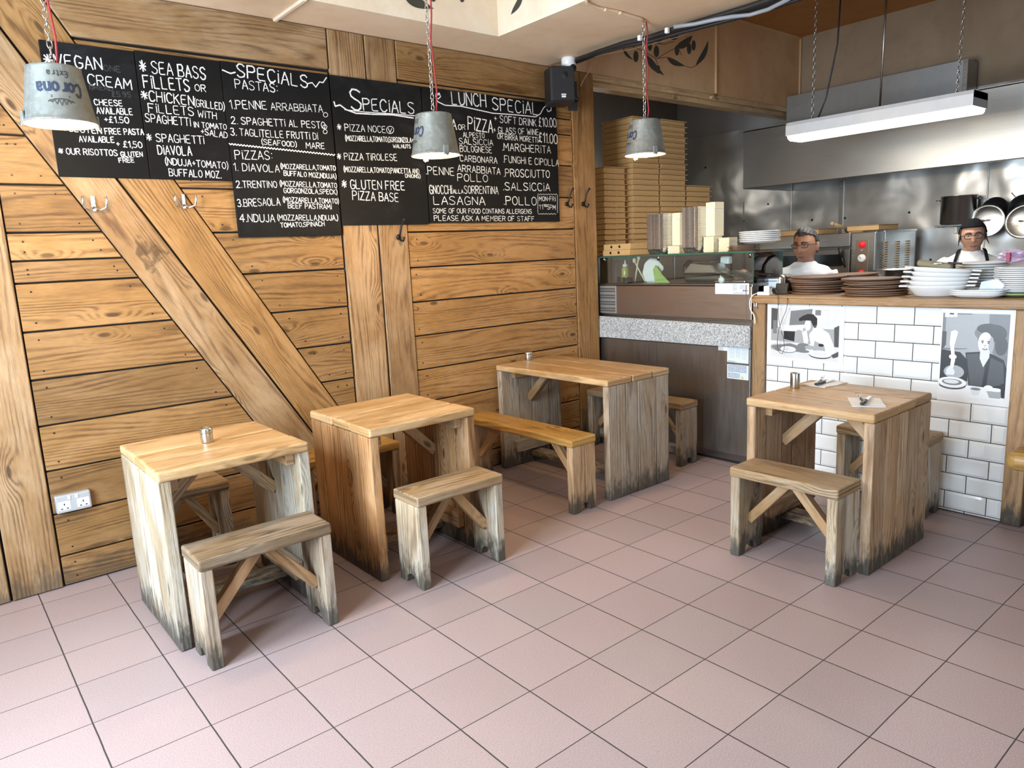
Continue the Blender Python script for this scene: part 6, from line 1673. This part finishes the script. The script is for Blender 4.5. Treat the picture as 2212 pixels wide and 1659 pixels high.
# woman in a black cap behind the plates, facing the camera
wp = C0 + ray(2101, 510) * 5.0
fd = (C0 - wp); fd.z = 0; fd.normalize()
zc = wp.z; hw = .93
NECK = .042; nzw = zc - .115 * hw - NECK
woman, K, zs = person('woman with black cap, glasses and apron straps over a white t-shirt behind the plates', wp.x, wp.y, (fd.x, fd.y), zc,
    [((.155, -.005, nzw - .055), (.36, .08, nzw - .175), (.34, .30, nzw - .24), (-.2, 1, -.1), (0, 0, -1), 1),
     ((-.155, -.005, nzw - .058), (-.24, .04, nzw - .26), (-.16, .28, nzw - .28), (.3, 1, -.1), (0, 0, -1), -1)],
    Matrix.Rotation(.06, 4, 'Z') @ Matrix.Rotation(-.04, 4, 'X') @ Matrix.Rotation(.05, 4, 'Y'), hw, 'skin2', .98)
brow(woman, K, 'hair_black', .026, .0034)
glasses(woman, K, 'black', .0245, .0180, .032, .003, .0027)
f = MB(); head_mesh(f, K, 1.0, lambda d: (d[2] > .50 if d[1] > .1 else d[2] > .12), .014, .0012, 2, lambda p, d: Vector((p.x * (1.03 if d[2] < .8 else 1.0), p.y, min(p.z, .1285) if d[2] > 0 else p.z)))
c_ = f.build('cap', M['black_cloth'], woman); sl = c_.modifiers.new('thick', 'SOLIDIFY'); sl.thickness = .008; sl.offset = -1
f = MB(); head_mesh(f, K, 1.0, lambda d: d[1] < .26 and -.42 < d[2] < .55 and not (abs(d[0]) > .88 and d[2] < -.2), .008, .003, 6); c_ = f.build('hair', M['hair_black'], woman)
sl = c_.modifiers.new('thick', 'SOLIDIFY'); sl.thickness = .009; sl.offset = -1
for s, q in ((1, .0), (-1, .012)):
    f = MB(); f.tube([K @ Vector((s * .080, .030, .02)), K @ Vector((s * .088, .028, -.03)), K @ Vector((s * (.090 + q), .030, -.065))], [.006, .005, .0015], 6); f.build('hair_strand', M['hair_black'], woman)
def strap(pts, wd):
    f = MB()
    for a, b_ in zip(pts, pts[1:]): f.bar(a, b_, wd, .004, up=(0, 1, .4))
    return f
f = MB()
for s in (-1, 1):
    P = [Vector((s * .072, -.03, zs + .062)), Vector((s * .080, .045, zs + .050)), Vector((s * .092, .105, zs - .005)), Vector((s * .098, .130, zs - .07)), Vector((s * .10, .140, zs - .14))]
    L_ = [p + Vector((s * -.010, 0, .004)) for p in P]; R_ = [p + Vector((s * .010, 0, -.002)) for p in P]
    for i in range(4): f.add([L_[i], R_[i], R_[i + 1], L_[i + 1]], [[0, 1, 2, 3]])
a_ = f.build('apron_strap', M['black_cloth'], woman); sl = a_.modifiers.new('thick', 'SOLIDIFY'); sl.thickness = .004
f = MB(); n_ = 12
for i in range(n_):
    u0, u1 = -1 + 2 * i / n_, -1 + 2 * (i + 1) / n_
    pt = lambda u, z_: Vector((.125 * u * (1 if z_ > zs - .3 else 1.25), .150 - .035 * u * u, z_))
    for z0_, z1_ in ((zs - .13, zs - .35), (zs - .35, zs - .85)): f.add([pt(u0, z0_), pt(u1, z0_), pt(u1, z1_), pt(u0, z1_)], [[0, 1, 2, 3]], None, .5, 0, True)
a_ = f.build('apron', M['black_cloth'], woman); sl = a_.modifiers.new('thick', 'SOLIDIFY'); sl.thickness = .004
